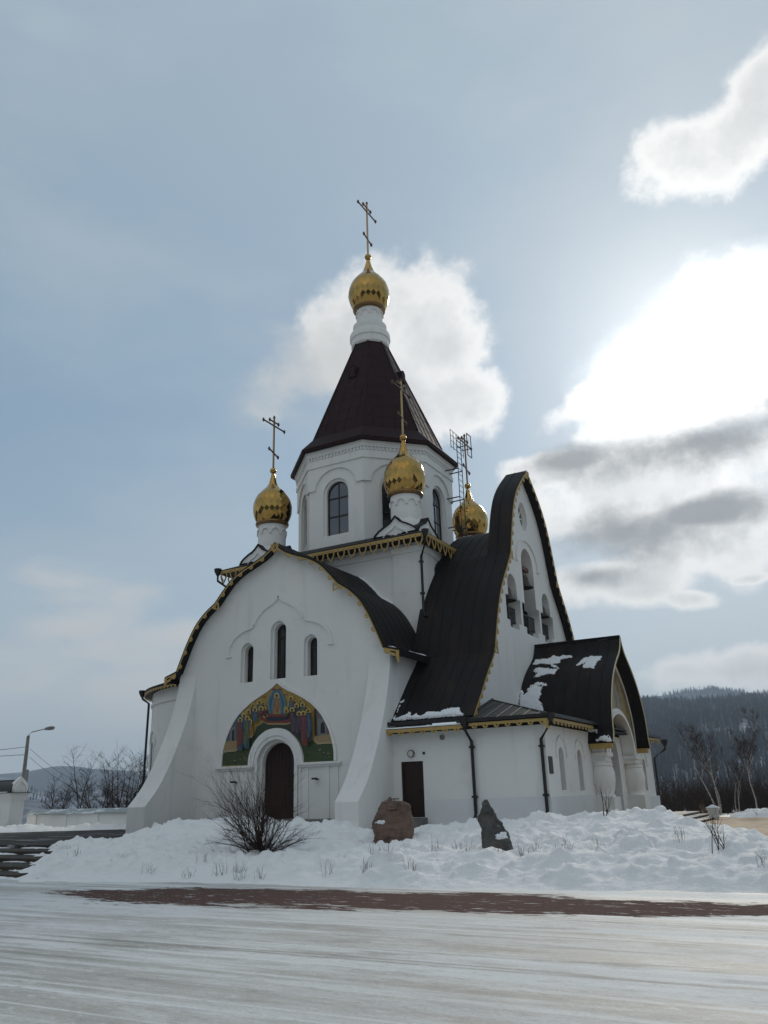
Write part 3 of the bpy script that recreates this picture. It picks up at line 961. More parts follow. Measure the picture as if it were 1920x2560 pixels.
OR = 4.80
AP = OR * math.cos(PI / 8)
HWF = OR * math.sin(PI / 8)
def face_map(k, rad):
    a = -PI / 2 + k * PI / 4
    n = Vector((math.cos(a), math.sin(a), 0))
    t = Vector((-math.sin(a), math.cos(a), 0))
    return lambda u, v, w: n * (rad + w) + t * u + Vector((0, 0, v))
ms, bmz = [], bmesh.new()
tower_wall = None
win_maps = []
for k in range(8):
    mp = face_map(k, AP - 0.10)
    t = HWF - 0.0415
    z0, z1 = 14.4, 20.6
    op = arch(0, 15.38, 0.86, 17.86)
    ms.append(plate_mesh([(-t, z0), (t, z0), (t, z1), (-t, z1)], [op], mp, -0.12, 0))
    op2 = arch(0, 15.38, 0.72, 17.86)
    ms.append(plate_mesh([(-t + .05, z0), (t - .05, z0), (t - .05, z1), (-t + .05, z1)], [op2], mp, -0.42, -0.121))
    # raised upper field with blind arch
    up2 = [(-HWF, 18.2), (-1.36, 18.2)] + [(-1.36 * math.cos(PI * q / 18), 18.2 + 1.12 * math.sin(PI * q / 18)) for q in range(1, 18)] + [(1.36, 18.2), (HWF, 18.2), (HWF, 19.6), (-HWF, 19.6)]
    mp2 = face_map(k, AP)
    ms.append(plate_mesh(up2, [], mp2, -0.098, 0.0))
    win_maps.append(mp)
    # stepped cornice with dentils
    for (za, zb, pr) in ((19.57, 19.82, 0.07), (19.82, 20.02, 0.03), (20.24, 20.48, 0.10), (20.48, 20.72, 0.17)):
        e = (AP + pr) * math.tan(PI / 8)
        prism(bmz, [(-e, za), (e, za), (e, zb), (-e, zb)], mp2, -0.3, pr)
    e = (AP + 0.0) * math.tan(PI / 8)
    prism(bmz, [(-e, 20.02), (e, 20.02), (e, 20.24), (-e, 20.24)], mp2, -0.3, 0.0)
    for q in range(17):
        u = -1.78 + q * 3.56 / 16
        prism(bmz, [(u - .055, 20.05), (u + .055, 20.05), (u + .055, 20.239), (u - .055, 20.239)], mp2, 0.0005, 0.07)
bm = join_meshes('tower', ms)
me_t = bpy.data.meshes.new('tmp')
bmz.to_mesh(me_t)
bmz.free()
bm.from_mesh(me_t)
bpy.data.meshes.remove(me_t)
# splayed foot
for k in range(8):
    pass
tower_wall = bobj('tower_wall', bm, 'stucco', church, recalc=False)
for k in range(8):
    window(0, 15.38, 0.73, 17.86, win_maps[k], 0.33, 2, [0.36, 0.70], church, 'glass', 0.07)

# tent roof
bm = bmesh.new()
lv = [(5.22, 20.56), (5.24, 20.76), (4.32, 21.72), (1.08, 29.45)]
rows = []
for r, z in lv:
    rows.append([bm.verts.new((r * math.cos(-PI * 7 / 8 + q * PI / 4), r * math.sin(-PI * 7 / 8 + q * PI / 4), z)) for q in range(8)])
for a, b in zip(rows, rows[1:]):
    for q in range(8):
        bm.faces.new((a[q], a[(q + 1) % 8], b[(q + 1) % 8], b[q]))
bm.faces.new(rows[0][::-1])
for q in range(8):          # standing seams and hips
    p0, p1 = Vector(rows[2][q].co), Vector(rows[2][(q + 1) % 8].co)
    t0, t1 = Vector(rows[3][q].co), Vector(rows[3][(q + 1) % 8].co)
    tube(bm, [p0, t0], 0.045, 5)
    for j in range(1, 5):
        f = j / 5
        a = p0.lerp(p1, f)
        mid = (p0 + p1) / 2
        top = (t0 + t1) / 2
        # run parallel to the face axis until it meets the hip
        g = 1 - abs(f - 0.5) * 2 * 1.0
        ax = top - mid
        ww = (p1 - p0).length / 2
        wt = (t1 - t0).length / 2
        off = abs(f - .5) * 2 * ww
        tt = min(1.0, (ww - off) / (ww - wt))
        tube(bm, [a, a + ax * tt], 0.018, 4)
    for j in range(1, 9):
        h = j / 9
        tube(bm, [p0.lerp(t0, h), p1.lerp(t1, h)], 0.010, 4)
tent_roof = bobj('tent_roof', bm, 'tent', church)
# louvred roof hatches
for k in (0, 2, 4, 6):
    a = -PI / 2 + k * PI / 4
    n, t = Vector((math.cos(a), math.sin(a), 0)), Vector((-math.sin(a), math.cos(a), 0))
    zc_ = 26.55
    r = (4.32 + (1.08 - 4.32) * (zc_ - 21.72) / (29.45 - 21.72)) * math.cos(PI / 8)
    bm = bmesh.new()
    mpv = lambda u, v, w: n * (r + w) + t * u + Vector((0, 0, v))
    prism(bm, arch(0, zc_ - .45, 0.26, zc_ + .15), mpv, -0.5, 0.22)
    for q in range(5):
        v = zc_ - .33 + q * .12
        prism(bm, [(-.17, v), (.17, v), (.17, v + .05), (-.17, v + .05)], mpv, 0.22, 0.25, mi=1)
    bobj('roof_hatch', bm, ['tent', 'frame'], tent_roof)

# ---- onion domes
def onion(prof, n, rnd, c=(0, 0)):
    """flat rhombic plates on an onion profile"""
    bm = bmesh.new()
    L = arclen(prof)
    rr = [p for p in prof]
    # ring positions so that rhombs keep their shape
    s, st = 0.0, []
    while s < L[-1]:
        st.append(s)
        p, _, _ = at_arc(prof, s, L)
        s += max(0.06, 2 * PI * p[0] / n * 0.62)
    st.append(L[-1])
    rows = []
    for i, s in enumerate(st):
        p, _, _ = at_arc(prof, s, L)
        row = []
        for k in range(n):
            a = 2 * PI * (k + 0.5 * (i % 2)) / n
            r = p[0] * (1 + rnd.uniform(-1, 1) * 0.012)
            row.append(bm.verts.new((c[0] + r * math.cos(a), c[1] + r * math.sin(a), p[1] + rnd.uniform(-1, 1) * 0.006)))
        rows.append(row)
    for i in range(len(rows) - 2):
        for k in range(n):
            if i % 2 == 0:
                l, r_ = (k - 1) % n, k
            else:
                l, r_ = k, (k + 1) % n
            bm.faces.new((rows[i][k], rows[i + 1][r_], rows[i + 2][k], rows[i + 1][l]))
    for i in (0, len(rows) - 2):
        for k in range(n):
            a, b = rows[i], rows[i + 1]
            j = (k + 1) % n
            if i == 0:
                # bottom half plates
                q = (k) if i % 2 == 0 else (k + 1) % n
                bm.faces.new((a[k], a[j], b[k]))
            else:
                if i % 2 == 0:
                    bm.faces.new((a[j], b[j], b[k])) if False else bm.faces.new((b[k], a[j], b[j])) if False else None
    return bm


def cross_mesh(h, bar, bm, mi_bar=1, th=0.045, slant=0.28):
    """three-bar cross standing at the origin, bars along Y"""
    box(bm, -th, th, -th, th, 0, h)
    def knob(y, z, r):
        bmesh.ops.create_icosphere(bm, subdivisions=1, radius=r, matrix=Matrix.Translation((0, y, z)))
    def barr(z0, z1, hl):
        t = th * 0.85
        p = [Vector((0, -hl, z0)), Vector((0, hl, z1))]
        vs = []
        for q, y in ((p[0], -hl), (p[1], hl)):
            vs.append([bm.verts.new((sx * t * 0.9, y, q.z + sz * t)) for sx, sz in ((-1, -1), (1, -1), (1, 1), (-1, 1))])
        a, b = vs
        for k in range(4):
            bm.faces.new((a[k], a[(k + 1) % 4], b[(k + 1) % 4], b[k])).material_index = mi_bar
        bm.faces.new(a[::-1]).material_index = mi_bar
        bm.faces.new(b).material_index = mi_bar
        for y, z in ((-hl, z0), (hl, z1)):
            knob(y, z, th * 2.1)
            knob(y, z + th * 2, th * 1.3)
            knob(y, z - th * 2, th * 1.3)
    barr(h * 0.835, h * 0.835, bar)
    barr(h * 0.91, h * 0.91, bar * 0.42)
    barr(h * 0.30 + slant / 2, h * 0.30 - slant / 2, bar * 0.42)
    knob(0, h, th * 2.1)
    knob(th * 0, h + th * 2, th * 1.3)
    for f in bm.faces:
        if len(f.verts) == 3:
            f.material_index = mi_bar


def cupola(c, drum, onion_prof, neck, ballz, ballr, top, bar, seed, rim):
    bm = bmesh.new()
    lathe(bm, drum, (0, 0), 40)
    zt = drum[-1][1]
    rT = drum[-1][0]
    # blind arcade raised on the drum
    na = 9
    zi = zt - 0.62
    for k in range(na):
        o, i = [], []
        for q in range(9):
            t = PI * q / 8
            da = 0.78 * (PI / na) * math.cos(t)
            a = 2 * PI * k / na + da
            zz = zi + 0.30 * math.sin(t)
            o.append((a, zz))
        for r0, r1, zo in ((rT + 0.002, rT + 0.075, 0.0),):
            va = [bm.verts.new((r1 * math.cos(a), r1 * math.sin(a), z)) for a, z in o]
            vt = [bm.verts.new((r1 * math.cos(a), r1 * math.sin(a), z + 0.07)) for a, z in o]
            vb = [bm.verts.new((r0 * math.cos(a), r0 * math.sin(a), z)) for a, z in o]
            vtb = [bm.verts.new((r0 * math.cos(a), r0 * math.sin(a), z + 0.07)) for a, z in o]
            for q in range(8):
                bm.faces.new((va[q], va[q + 1], vt[q + 1], vt[q]))
                bm.faces.new((vb[q], vb[q + 1], va[q + 1], va[q]))
                bm.faces.new((vt[q], vt[q + 1], vtb[q + 1], vtb[q]))
        a0 = 2 * PI * k / na + 0.78 * PI / na
        a1 = 2 * PI * (k + 1) / na - 0.78 * PI / na
        pr = 0
        vs = [bm.verts.new((r * math.cos(a), r * math.sin(a), z)) for z in (zi, zi + .07) for r in (rT, rT + .075) for a in (a0, a1)]
        for f in ((2, 3, 7, 6), (0, 1, 3, 2), (4, 6, 7, 5)):
            bm.faces.new([vs[q] for q in f])
    d = bobj('cupola_drum', bm, 'stucco', church, smooth=35)
    d.location = (c[0], c[1], 0)
    rnd = random.Random(seed)
    bo = onion(onion_prof, 23, rnd)
    lathe(bo, [(onion_prof[0][0] * 0.98, onion_prof[0][1] - 0.02), (onion_prof[0][0] + 0.0, onion_prof[0][1])], n=24, cap=False)
    dome = bobj('gold_dome', bo, 'gold', d)
    bm = bmesh.new()
    lathe(bm, rim, n=32)
    bobj('dome_rim', bm, 'goldrim', d, smooth=40)
    bm = bmesh.new()
    lathe(bm, neck, n=20)
    bmesh.ops.create_uvsphere(bm, u_segments=20, v_segments=12, radius=ballr, matrix=Matrix.Translation((0, 0, ballz)))
    bobj('finial', bm, 'gold', d, smooth=40)
    bm = bmesh.new()
    cross_mesh(top - ballz - ballr * 0.8, bar, bm, th=0.042 * (bar / 1.05))
    cr = bobj('cross', bm, ['cross', 'crossdark'], d)
    cr.location = (0, 0, ballz + ballr * 0.8)
    return d


C_ = 4.386
SD = [(0.80, 14.2), (0.80, 16.62)]
SO = [(0.90, 16.80), (1.05, 17.08), (1.13, 17.45), (1.14, 17.80), (1.08, 18.15), (0.93, 18.48), (0.70, 18.75), (0.48, 18.95), (0.33, 19.15)]
SO = smooth_poly(SO, it=1)
SN = [(0.34, 19.10), (0.27, 19.25), (0.245, 19.26), (0.085, 19.98)]
RIM = [(0.80, 16.60), (0.93, 16.64), (0.97, 16.72), (0.95, 16.80), (0.86, 16.83)]
for i, (sx, sy) in enumerate(((-1, -1), (1, -1), (1, 1), (-1, 1))):
    d = cupola((sx * C_, sy * C_), SD, SO, SN, 20.13, 0.20, 23.65, 1.05, 11 + i, RIM)
    # white base with ogee gables edged in black
    bm = bmesh.new()
    box(bm, -1.25, 1.25, -1.25, 1.25, 13.9, 14.25)
    kk_ = smooth_poly([(-1.25, 14.2), (-1.1, 14.45), (-0.7, 14.7), (-0.3, 14.88), (0, 15.2), (0.3, 14.88), (0.7, 14.7), (1.1, 14.45), (1.25, 14.2)], kinks=[(0, 15.2)], it=1)
    for q in range(4):
        Rm = Matrix.Rotation(q * PI / 2, 3, 'Z')
        mpq = lambda u, v, w, Rm=Rm: Rm @ Vector((u, -1.25 - w, v))
        prism(bm, [(-1.25, 14.0)] + kk_ + [(1.25, 14.0)], mpq, -0.10, 0.0)
        ring(bm, offset_poly(kk_, -0.05), offset_poly(kk_, 0.03), mpq, -0.9, 0.06, closed=False, mi=1)
        k2 = [(u * 0.6, 14.0 + (v - 14.0) * 0.66) for u, v in kk_]
        ring(bm, k2, offset_poly(k2, 0.05), mpq, 0.001, 0.05, closed=False)
    lathe(bm, [(1.3, 14.2), (0.98, 15.0), (0.82, 15.3)], n=8)
    bobj('cupola_base', bm, ['stucco', 'roof'], d)
# main lantern
MD = [(1.15, 29.2), (1.24, 29.3), (1.24, 29.72), (1.33, 29.78), (1.33, 30.12), (1.28, 30.22), (1.12, 30.26), (1.12, 30.42), (1.08, 30.46), (1.11, 30.52), (1.11, 30.84), (0.98, 30.92), (0.86, 30.96), (0.86, 32.1)]
MO = smooth_poly([(1.04, 32.25), (1.24, 32.6), (1.36, 33.0), (1.39, 33.4), (1.33, 33.8), (1.15, 34.25), (0.86, 34.65), (0.58, 34.93), (0.40, 35.2)], it=1)
MN = [(0.41, 35.15), (0.33, 35.42), (0.30, 35.43), (0.10, 36.22)]
cupola((0, 0), MD, MO, MN, 36.42, 0.235, 40.92, 1.2, 5, [(0.86, 32.02), (1.05, 32.08), (1.10, 32.17), (1.08, 32.26), (0.98, 32.30)])

# ---- ladder with guard on the tower
bm = bmesh.new()
xl = 5.35
ya, yb = 0.75, 1.35
for y in (ya, yb):
    tube(bm, [(4.75, y, 14.9), (xl, y, 15.4), (xl, y, 22.1)], 0.026, 5)
z = 15.6
while z < 22.0:
    box(bm, xl - .012, xl + .012, ya, yb, z - .012, z + .012)
    z += 0.36
for z in (16.3, 18.1, 19.9):
    for y in (ya, yb):
        box(bm, 4.5, xl, y - .02, y + .02, z - .03, z + .03)
for zz in (21.0, 21.4, 21.75, 22.1):
    box(bm, xl - .012, xl + .012, -0.1, 1.7, zz - .010, zz + .010)
for y in (-0.1, 0.3, 1.7):
    box(bm, xl - .014, xl + .014, y - .014, y + .014, 20.9, 22.12)
box(bm, xl, xl + .7, ya - .02, ya + .02, 21.2, 21.24)
box(bm, xl, xl + .7, yb - .02, yb + .02, 21.2, 21.24)
for zz in (20.6, 22.0):
    box(bm, xl + .66, xl + .7, ya, yb, zz - .02, zz + .02)
for y in (ya, yb):
    box(bm, xl + .66, xl + .7, y - .02, y + .02, 20.6, 22.0)
bobj('ladder', bm, 'grating', church)

# ---- low block round the nave
XE, YW, ZE = 12.60, -9.57, 4.10
doorw = (6.36, 7.37, 0.83, 2.98)
mpw, mpe = fy(YW), fx(XE)
ws = plate_mesh([(5.7, 0.3), (XE - 0.002, 0.3), (XE - 0.002, ZE), (5.7, ZE)], [[(6.36, 0.83), (7.37, 0.83), (7.37, 2.98), (6.36, 2.98)]], mpw, -0.4, 0)
LW = [(-7.75, 1.70, 0.32, 3.0), (-5.25, 1.66, 0.32, 2.98), (6.95, 1.55, 0.34, 2.85)]
oe = [arch(y, z, w, s) for y, z, w, s in LW] + [arch(0, 0.25, 1.5, 2.9)]
we = plate_mesh([(YW + .003, 0.2), (9.15, 0.2), (9.15, ZE), (YW + .003, ZE)], oe, mpe, -0.45, 0)
bm = join_meshes('side_wall', [ws, we])
box(bm, 6.2, XE - 0.01, 8.75, 9.148, 0.2, ZE)
side_wall = bobj('side_wall', bm, 'stucco', church, recalc=False)
for a, b, h, mq, t in ((6.02, 6.34, 1.48, mpw, .045), (7.39, XE + .045, 1.48, mpw, .045), (YW - .044, -3.75, 1.48, mpe, .046), (3.9, 9.2, 1.25, mpe, .16)):
    bm = bmesh.new()
    prism(bm, [(a, 0.2), (b, 0.2), (b, h), (a, h)], mq, 0.001, t)
    bobj('plinth', bm, 'plinth', church)
for y, z, w, s in LW:
    bm = bmesh.new()
    hd = [(y - 0.72, s - 0.08)] + [(y - 0.72 * math.cos(PI * k / 14), s + 0.76 * math.sin(PI * k / 14)) for k in range(15)] + [(y + 0.72, s - 0.08)]
    ring(bm, hd, offset_poly(hd, 0.07), mpe, 0.001, 0.06, closed=False)
    bobj('hood_moulding', bm, 'stucco', church)
for y, z, w, s in LW:
    window(y, z, w, s, mpe, 0.28, 2, [0.5], church, 'curtain', 0.05)
# service door, landing, rail, wall fittings
bm = bmesh.new()
prism(bm, [(6.36, 0.83), (7.37, 0.83), (7.37, 2.98), (6.36, 2.98)], mpw, -0.16, -0.08)
ring(bm, [(6.362, 0.832), (7.368, 0.832), (7.368, 2.978), (6.362, 2.978)], [(6.45, .9), (7.28, .9), (7.28, 2.89), (6.45, 2.89)], mpw, -0.079, -0.04)
for v in (1.2, 1.85, 2.5):
    prism(bm, [(6.5, v - .2), (7.23, v - .2), (7.23, v + .2), (6.5, v + .2)], mpw, -0.079, -0.065)
sd = bobj('service_door', bm, 'door', church)
bm = bmesh.new()
tube(bm, [(7.2, YW + 0.06, 1.85), (7.2, YW - 0.02, 1.85), (7.1, YW - 0.02, 1.85)], 0.018, 5)
bobj('handle', bm, 'iron', sd)
bm = bmesh.new()
box(bm, 6.2, 7.50, -10.75, YW - 0.046, 0.3, 0.82)
box(bm, 5.95, 6.2, -10.75, YW - 0.046, 0.3, 0.56)
bobj('landing', bm, 'stone', church)
bm = bmesh.new()
tube(bm, [(6.28, -10.6, 0.82), (6.28, -10.6, 1.55), (6.0, -10.6, 1.40)], 0.02, 5)
tube(bm, [(6.28, -10.6, 1.55), (6.28, -9.7, 1.55)], 0.02, 5)
tube(bm, [(6.28, -10.1, 0.82), (6.28, -10.1, 1.55)], 0.016, 5)
bobj('handrail', bm, 'iron', church)
for nm, x, z, r, d, mm in (('round_lamp', 6.87, 3.28, 0.13, 0.10, 'lampwhite'), ('wall_camera', 7.44, 3.28, 0.05, 0.06, 'iron'), ('vent', 8.30, 3.85, 0.085, 0.05, 'concrete')):  # the small dark disc is the wall camera
    bm = bmesh.new()
    prism(bm, [(x + r * math.cos(2 * PI * k / 18), z + r * 1.05 * math.sin(2 * PI * k / 18)) for k in range(18)], mpw, 0.001, d)
    if nm != 'wall_camera':
        ring(bm, [(x + r * 1.12 * math.cos(2 * PI * k / 18), z + r * 1.15 * math.sin(2 * PI * k / 18)) for k in range(18)], [(x + r * .9 * math.cos(2 * PI * k / 18), z + r * .93 * math.sin(2 * PI * k / 18)) for k in range(18)], mpw, 0.002, d + 0.02, mi=1)
    bobj(nm, bm, [mm, 'concrete'], church)
bm = bmesh.new()
prism(bm, [(-9.42, 2.30), (-8.98, 2.30), (-8.98, 2.93), (-9.42, 2.93)], mpe, 0.002, 0.03)
bobj('plaque', bm, mat('plaque_metal', (0.03, 0.028, 0.027), 0.4, metal=0.5), church)

# roofs of the low block
XO, YO = 13.05, -10.08
bm = bmesh.new()
v = [bm.verts.new(p) for p in ((9.2, YO, 4.42), (XO, YO, 4.42), (XO, 9.65, 4.42), (9.2, -6.42, 5.55), (9.2, 6.1, 5.55), (9.2, 9.65, 4.42))]
bm.faces.new((v[0], v[1], v[3]))
bm.faces.new((v[1], v[2], v[4], v[3]))
bm.faces.new((v[2], v[5], v[4]))
low = [bm.verts.new(p) for p in ((9.2, YO, 4.36), (XO, YO, 4.36), (XO, 9.65, 4.36), (9.2, 9.65, 4.36))]
bm.faces.new(low[::-1])
bm.faces.new((v[0], low[0], low[1], v[1]))
bm.faces.new((v[1], low[1], low[2], v[2]))
bm.faces.new((v[2], low[2], low[3], v[5]))
a, b = Vector((XO, YO, 4.42)), Vector((9.2, -6.42, 5.55))
tube(bm, [a, b], 0.04, 5)
tube(bm, [Vector((9.36, YO + .15, 4.48)), Vector((9.36, -6.42, 5.58))], 0.03, 5)
for k in range(1, 7):
    x = 9.2 + k * 0.55
    f = (XO - x) / (XO - 9.2)
    tube(bm, [(x, YO, 4.43), (x, YO + 3.66 * f, 4.43 + 1.13 * f)], 0.022, 4)
hip_roof = bobj('hip_roof', bm, 'greyroof', church)
# gutters and lower eave boards
for q in ((5.98, 9.62, -10.02, -9.86, 4.40, 4.56), (9.66, XO + .10, YO - .10, YO + .02, 4.33, 4.46), (XO + .002, XO + .12, YO + .022, -3.8, 4.33, 4.46), (XO + .002, XO + .12, 3.9, 9.66, 4.33, 4.46)):
    bm = bmesh.new()
    box(bm, *q)
    bobj('gutter', bm, 'gutter', church)
bm = bmesh.new()
box(bm, 5.92, 9.60, -10.12, YW - 0.001, 4.20, 4.27)
box(bm, 9.60, XO, -10.06, YW - 0.001, 4.20, 4.27)
box(bm, XE + .001, XO, YW - .001, 9.6, 4.20, 4.27)
box(bm, 5.9, XE - .02, YW + .02, 9.1, 4.11, 4.19)
bobj('eave_board', bm, 'roof', church)


def tab_trim(x0, x1, mp, zt, board=0.13, r=0.12, step=0.44, parent=None):
    bm = bmesh.new()
    prism(bm, [(x0, zt - board), (x1, zt - board), (x1, zt), (x0, zt)], mp, 0.0, 0.03)
    n = max(1, int((x1 - x0) / step))
    st = (x1 - x0) / n
    for k in range(n):
        c = (x0 + (k + .5) * st, zt - board + 0.02)
        o = [(c[0] + r * math.cos(PI + PI * q / 10), c[1] + r * 1.15 * math.sin(PI + PI * q / 10)) for q in range(11)]
        i = [(c[0] + .035 * math.cos(PI + 2 * PI * q / 10), c[1] - .035 + .035 * math.sin(PI + 2 * PI * q / 10)) for q in range(11)]
        ring(bm, o, i, mp, -0.002, 0.032, closed=False)
    return bobj('eave_trim', bm, 'trim', parent)


tab_trim(5.95, 9.45, fy(-10.12), 4.24, parent=nave_roof)
tab_trim(9.72, 12.95, fy(-10.08), 4.29, board=0.11, parent=hip_roof)
tab_trim(-9.95, -4.3, fx(XO), 4.29, board=0.11, parent=hip_roof)
tab_trim(4.3, 9.55, fx(XO), 4.29, board=0.11, parent=hip_roof)
bm = bmesh.new()
prism(bm, [(12.72, 4.27), (12.98, 4.27), (13.02, 4.0), (12.97, 3.88), (12.86, 3.93), (12.80, 4.08)], fy(-10.08), -0.004, 0.036)
bobj('eave_bracket', bm, 'trim', hip_roof)


def downpipe(pts, r=0.065, hopper=None, joints=()):
    bm = bmesh.new()
    tube(bm, pts, r, 10)
    for p in joints:
        box(bm, p[0] - r * 1.5, p[0] + r * 1.5, p[1] - r * 1.5, p[1] + r * 1.5, p[2] - .04, p[2] + .04)
    if hopper:
        x, y, z, s = hopper
        lathe(bm, [(r * 1.1, z - s), (s * .75, z - s * .1), (s * .8, z + s * .5)], (x, y), 8)
    return bobj('downpipe', bm, 'gutter', church, smooth=40)


downpipe([(9.52, -10.13, 4.35), (9.52, -10.13, 4.1), (9.62, YW - .13, 3.62), (9.62, YW - .13, 0.95), (9.62, YW - .2, 0.82), (9.62, YW - .32, 0.76)], hopper=(9.52, -10.13, 4.40, 0.25),
         joints=[(9.62, YW - .12, 3.4), (9.62, YW - .12, 1.55)])
downpipe([(13.08, -10.16, 4.4), (13.08, -10.16, 4.12), (12.48, YW - .13, 3.55), (12.48, YW - .13, 0.8), (12.48, YW - .3, 0.6)], hopper=(13.08, -10.16, 4.36, 0.22),
         joints=[(12.48, YW - .12, 3.3), (12.48, YW - .12, 1.55)])
downpipe([(6.45, -6.45, 13.7), (6.45, -6.45, 13.3), (5.93, -5.93, 12.75), (5.93, -5.93, 10.0), (6.05, -6.05, 9.75), (6.25, -6.2, 9.72)], hopper=(6.45, -6.45, 13.8, 0.24),
         joints=[(5.9, -5.9, 12.5), (5.9, -5.9, 10.9)])
downpipe([(-6.5, -6.5, 13.7), (-6.5, -6.5, 13.25), (-5.93, -5.93, 12.7), (-5.93, -5.93, 11.0)], hopper=(-6.5, -6.5, 13.8, 0.27), joints=[])
downpipe([(13.3, 9.75, 4.1), (13.3, 9.75, 3.75), (12.72, 9.3, 3.3), (12.72, 9.3, 0.8)], hopper=(13.3, 9.75, 4.15, 0.25))

# ---- entrance porch
XP = 13.71
PH = smooth_poly([(0, 8.78), (0.30, 8.25), (0.62, 7.92), (1.45, 7.42), (2.3, 6.74), (2.93, 5.97), (3.34, 5.2), (3.50, 4.5), (3.50, 4.05), (3.72, 3.62)], kinks=[(3.50, 4.05)], it=2)
PP = mirror(PH)
bm = bmesh.new()
slab(bm, PP, 0.12, fx(0), XG + 0.002, XP)
ribs(bm, PP, fx(0), [9.9 + .55 * k for k in range(7)], 0.022, 0.022)
tube(bm, [(XG, 0, 8.8), (XP, 0, 8.8)], 0.05, 6)
porch_roof = bobj('porch_roof', bm, 'roof', church)
bm = bmesh.new()
ring(bm, offset_poly(PP, -0.012), offset_poly(PP, 0.085), fx(XP), 0.002, 0.03, closed=False)
bobj('eave_trim', bm, mat('pale_gold_trim', (0.55, 0.47, 0.27), 0.5), porch_roof)
for s in (-1, 1):
    y0, y1 = sorted((s * 3.45, s * 3.68))
    bm = bmesh.new()
    box(bm, 12.66, 13.62, y0, y1, 3.36, 3.585)
    bobj('eave_trim', bm, 'trim', porch_roof)
XF = 13.12
pw = [p for p in offset_poly(PP, 0.10) if abs(p[0]) < 3.42 and p[1] > 3.9]
pm = plate_mesh([(-3.3, 3.22), (-2.35, 3.22)] + [(-2.35 * math.cos(PI * k / 24), 3.22 + 1.85 * math.sin(PI * k / 24)) for k in range(1, 24)] + [(2.35, 3.22), (3.3, 3.22)] + pw[::-1], [], fx(XF), -0.50, 0)
bm = join_meshes('porch_wall', [pm])
ao = [(-2.85, 3.22)] + [(-2.85 * math.cos(PI * k / 24), 3.22 + 2.12 * math.sin(PI * k / 24)) for k in range(1, 24)] + [(2.85, 3.22)]
ai = [(-2.352, 3.22)] + [(-2.352 * math.cos(PI * k / 24), 3.22 + 1.852 * math.sin(PI * k / 24)) for k in range(1, 24)] + [(2.352, 3.22)]
am = [(-2.6, 3.22)] + [(-2.6 * math.cos(PI * k / 24), 3.22 + 1.98 * math.sin(PI * k / 24)) for k in range(1, 24)] + [(2.6, 3.22)]
ring(bm, ao, am, fx(XF), 0.001, 0.06, closed=False)
ring(bm, am, ai, fx(XF), 0.001, 0.12, closed=False)
for s in (-1, 1):
    y0, y1 = sorted((s * 2.3, s * 3.36))
    box(bm, XE + .001, XF + .16, y0, y1, 3.05, 3.22)
    box(bm, XE + .001, XF + .08, y0 + .06, y1 - .06, 2.86, 3.05)
porch_wall = bobj('porch_wall', bm, 'stucco', church)
bm = bmesh.new()
pi_ = [p for p in offset_poly(PP, 0.45) if abs(p[0]) < 3.05 and p[1] > 3.3]
mm = plate_mesh([(-3.2, 3.225), (-2.86, 3.225)] + [(-2.86 * math.cos(PI * k / 24), 3.22 + 2.13 * math.sin(PI * k / 24)) for k in range(1, 24)] + [(2.86, 3.225), (3.2, 3.225)] + pi_[::-1], [], fx(XF), 0.002, 0.02)
pmat = mat('porch_mosaic_stones', (0.30, 0.21, 0.08), 0.4,
           var=[(1.1, 0.50, 0.60, (0.16, 0.055, 0.04), 2, (1, 1, 0.5)), (1.5, 0.55, 0.62, (0.07, 0.085, 0.11), 2, (1, 1, 0.5)), (1.9, 0.58, 0.66, (0.06, 0.09, 0.04), 2, (1, 1, 0.6)), (18, 0.5, 0.75, (0.18, 0.13, 0.06), 2)])
link('mosaic', mm, pmat, church)
for s in (-1, 1):
    bm = bmesh.new()
    colp = [(0.48, 1.36), (0.48, 1.42), (0.43, 1.46), (0.46, 1.62), (0.525, 1.92), (0.55, 2.15), (0.535, 2.38), (0.49, 2.55), (0.455, 2.63), (0.495, 2.66), (0.495, 2.74), (0.455, 2.77), (0.48, 2.82), (0.50, 2.86)]
    lathe(bm, smooth_poly(colp[:9], it=1) + colp[9:], (12.88, s * 2.95), 32)
    box(bm, 12.35, 13.42, s * 2.95 - .56, s * 2.95 + .56, 0.2, 1.36)
    bobj('porch_column', bm, 'stucco', church, smooth=35)
bm = bmesh.new()
prism(bm, arch(0, 0.26, 1.48, 2.9), fx(XE), -0.44, -0.36)
for k in range(-6, 7):
    prism(bm, [(k * .22 - .012, .3), (k * .22 + .012, .3), (k * .22 + .012, 3.6), (k * .22 - .012, 3.6)], fx(XE), -0.36, -0.345)
bobj('door', bm, 'door', church)
bm = bmesh.new()
box(bm, 12.2, 12.6, 2.28, 2.36, 2.62, 2.68)
bobj('wall_lamp', bm, 'iron', church)

# ---- apse behind the gabled arm
bm = bmesh.new()
AR = 8.0
segs = [PI * 0.5 + PI * k / 40 for k in range(41)]
for z0, z1, r0, r1 in ((0.3, 6.75, AR, AR), (6.75, 6.9, AR + .08, AR + .08), (6.9, 7.45, AR + .02, AR + .02)):
    vb = [bm.verts.new((-6 + r0 * math.cos(a), r0 * math.sin(a), z0)) for a in segs]
    vt = [bm.verts.new((-6 + r1 * math.cos(a), r1 * math.sin(a), z1)) for a in segs]
    for k in range(40):
        bm.faces.new((vb[k], vb[k + 1], vt[k + 1], vt[k]))
    bm.faces.new(vt)
    bm.faces.new(vb[::-1])
apse_wall = bobj('apse_wall', bm, 'stucco', church, smooth=30)
bm = bmesh.new()
va = [bm.verts.new((-6 + (AR + .50) * math.cos(a), (AR + .50) * math.sin(a), 7.62)) for a in segs]
vb = [bm.verts.new((-6 + (AR + .50) * math.cos(a), (AR + .50) * math.sin(a), 7.50)) for a in segs]
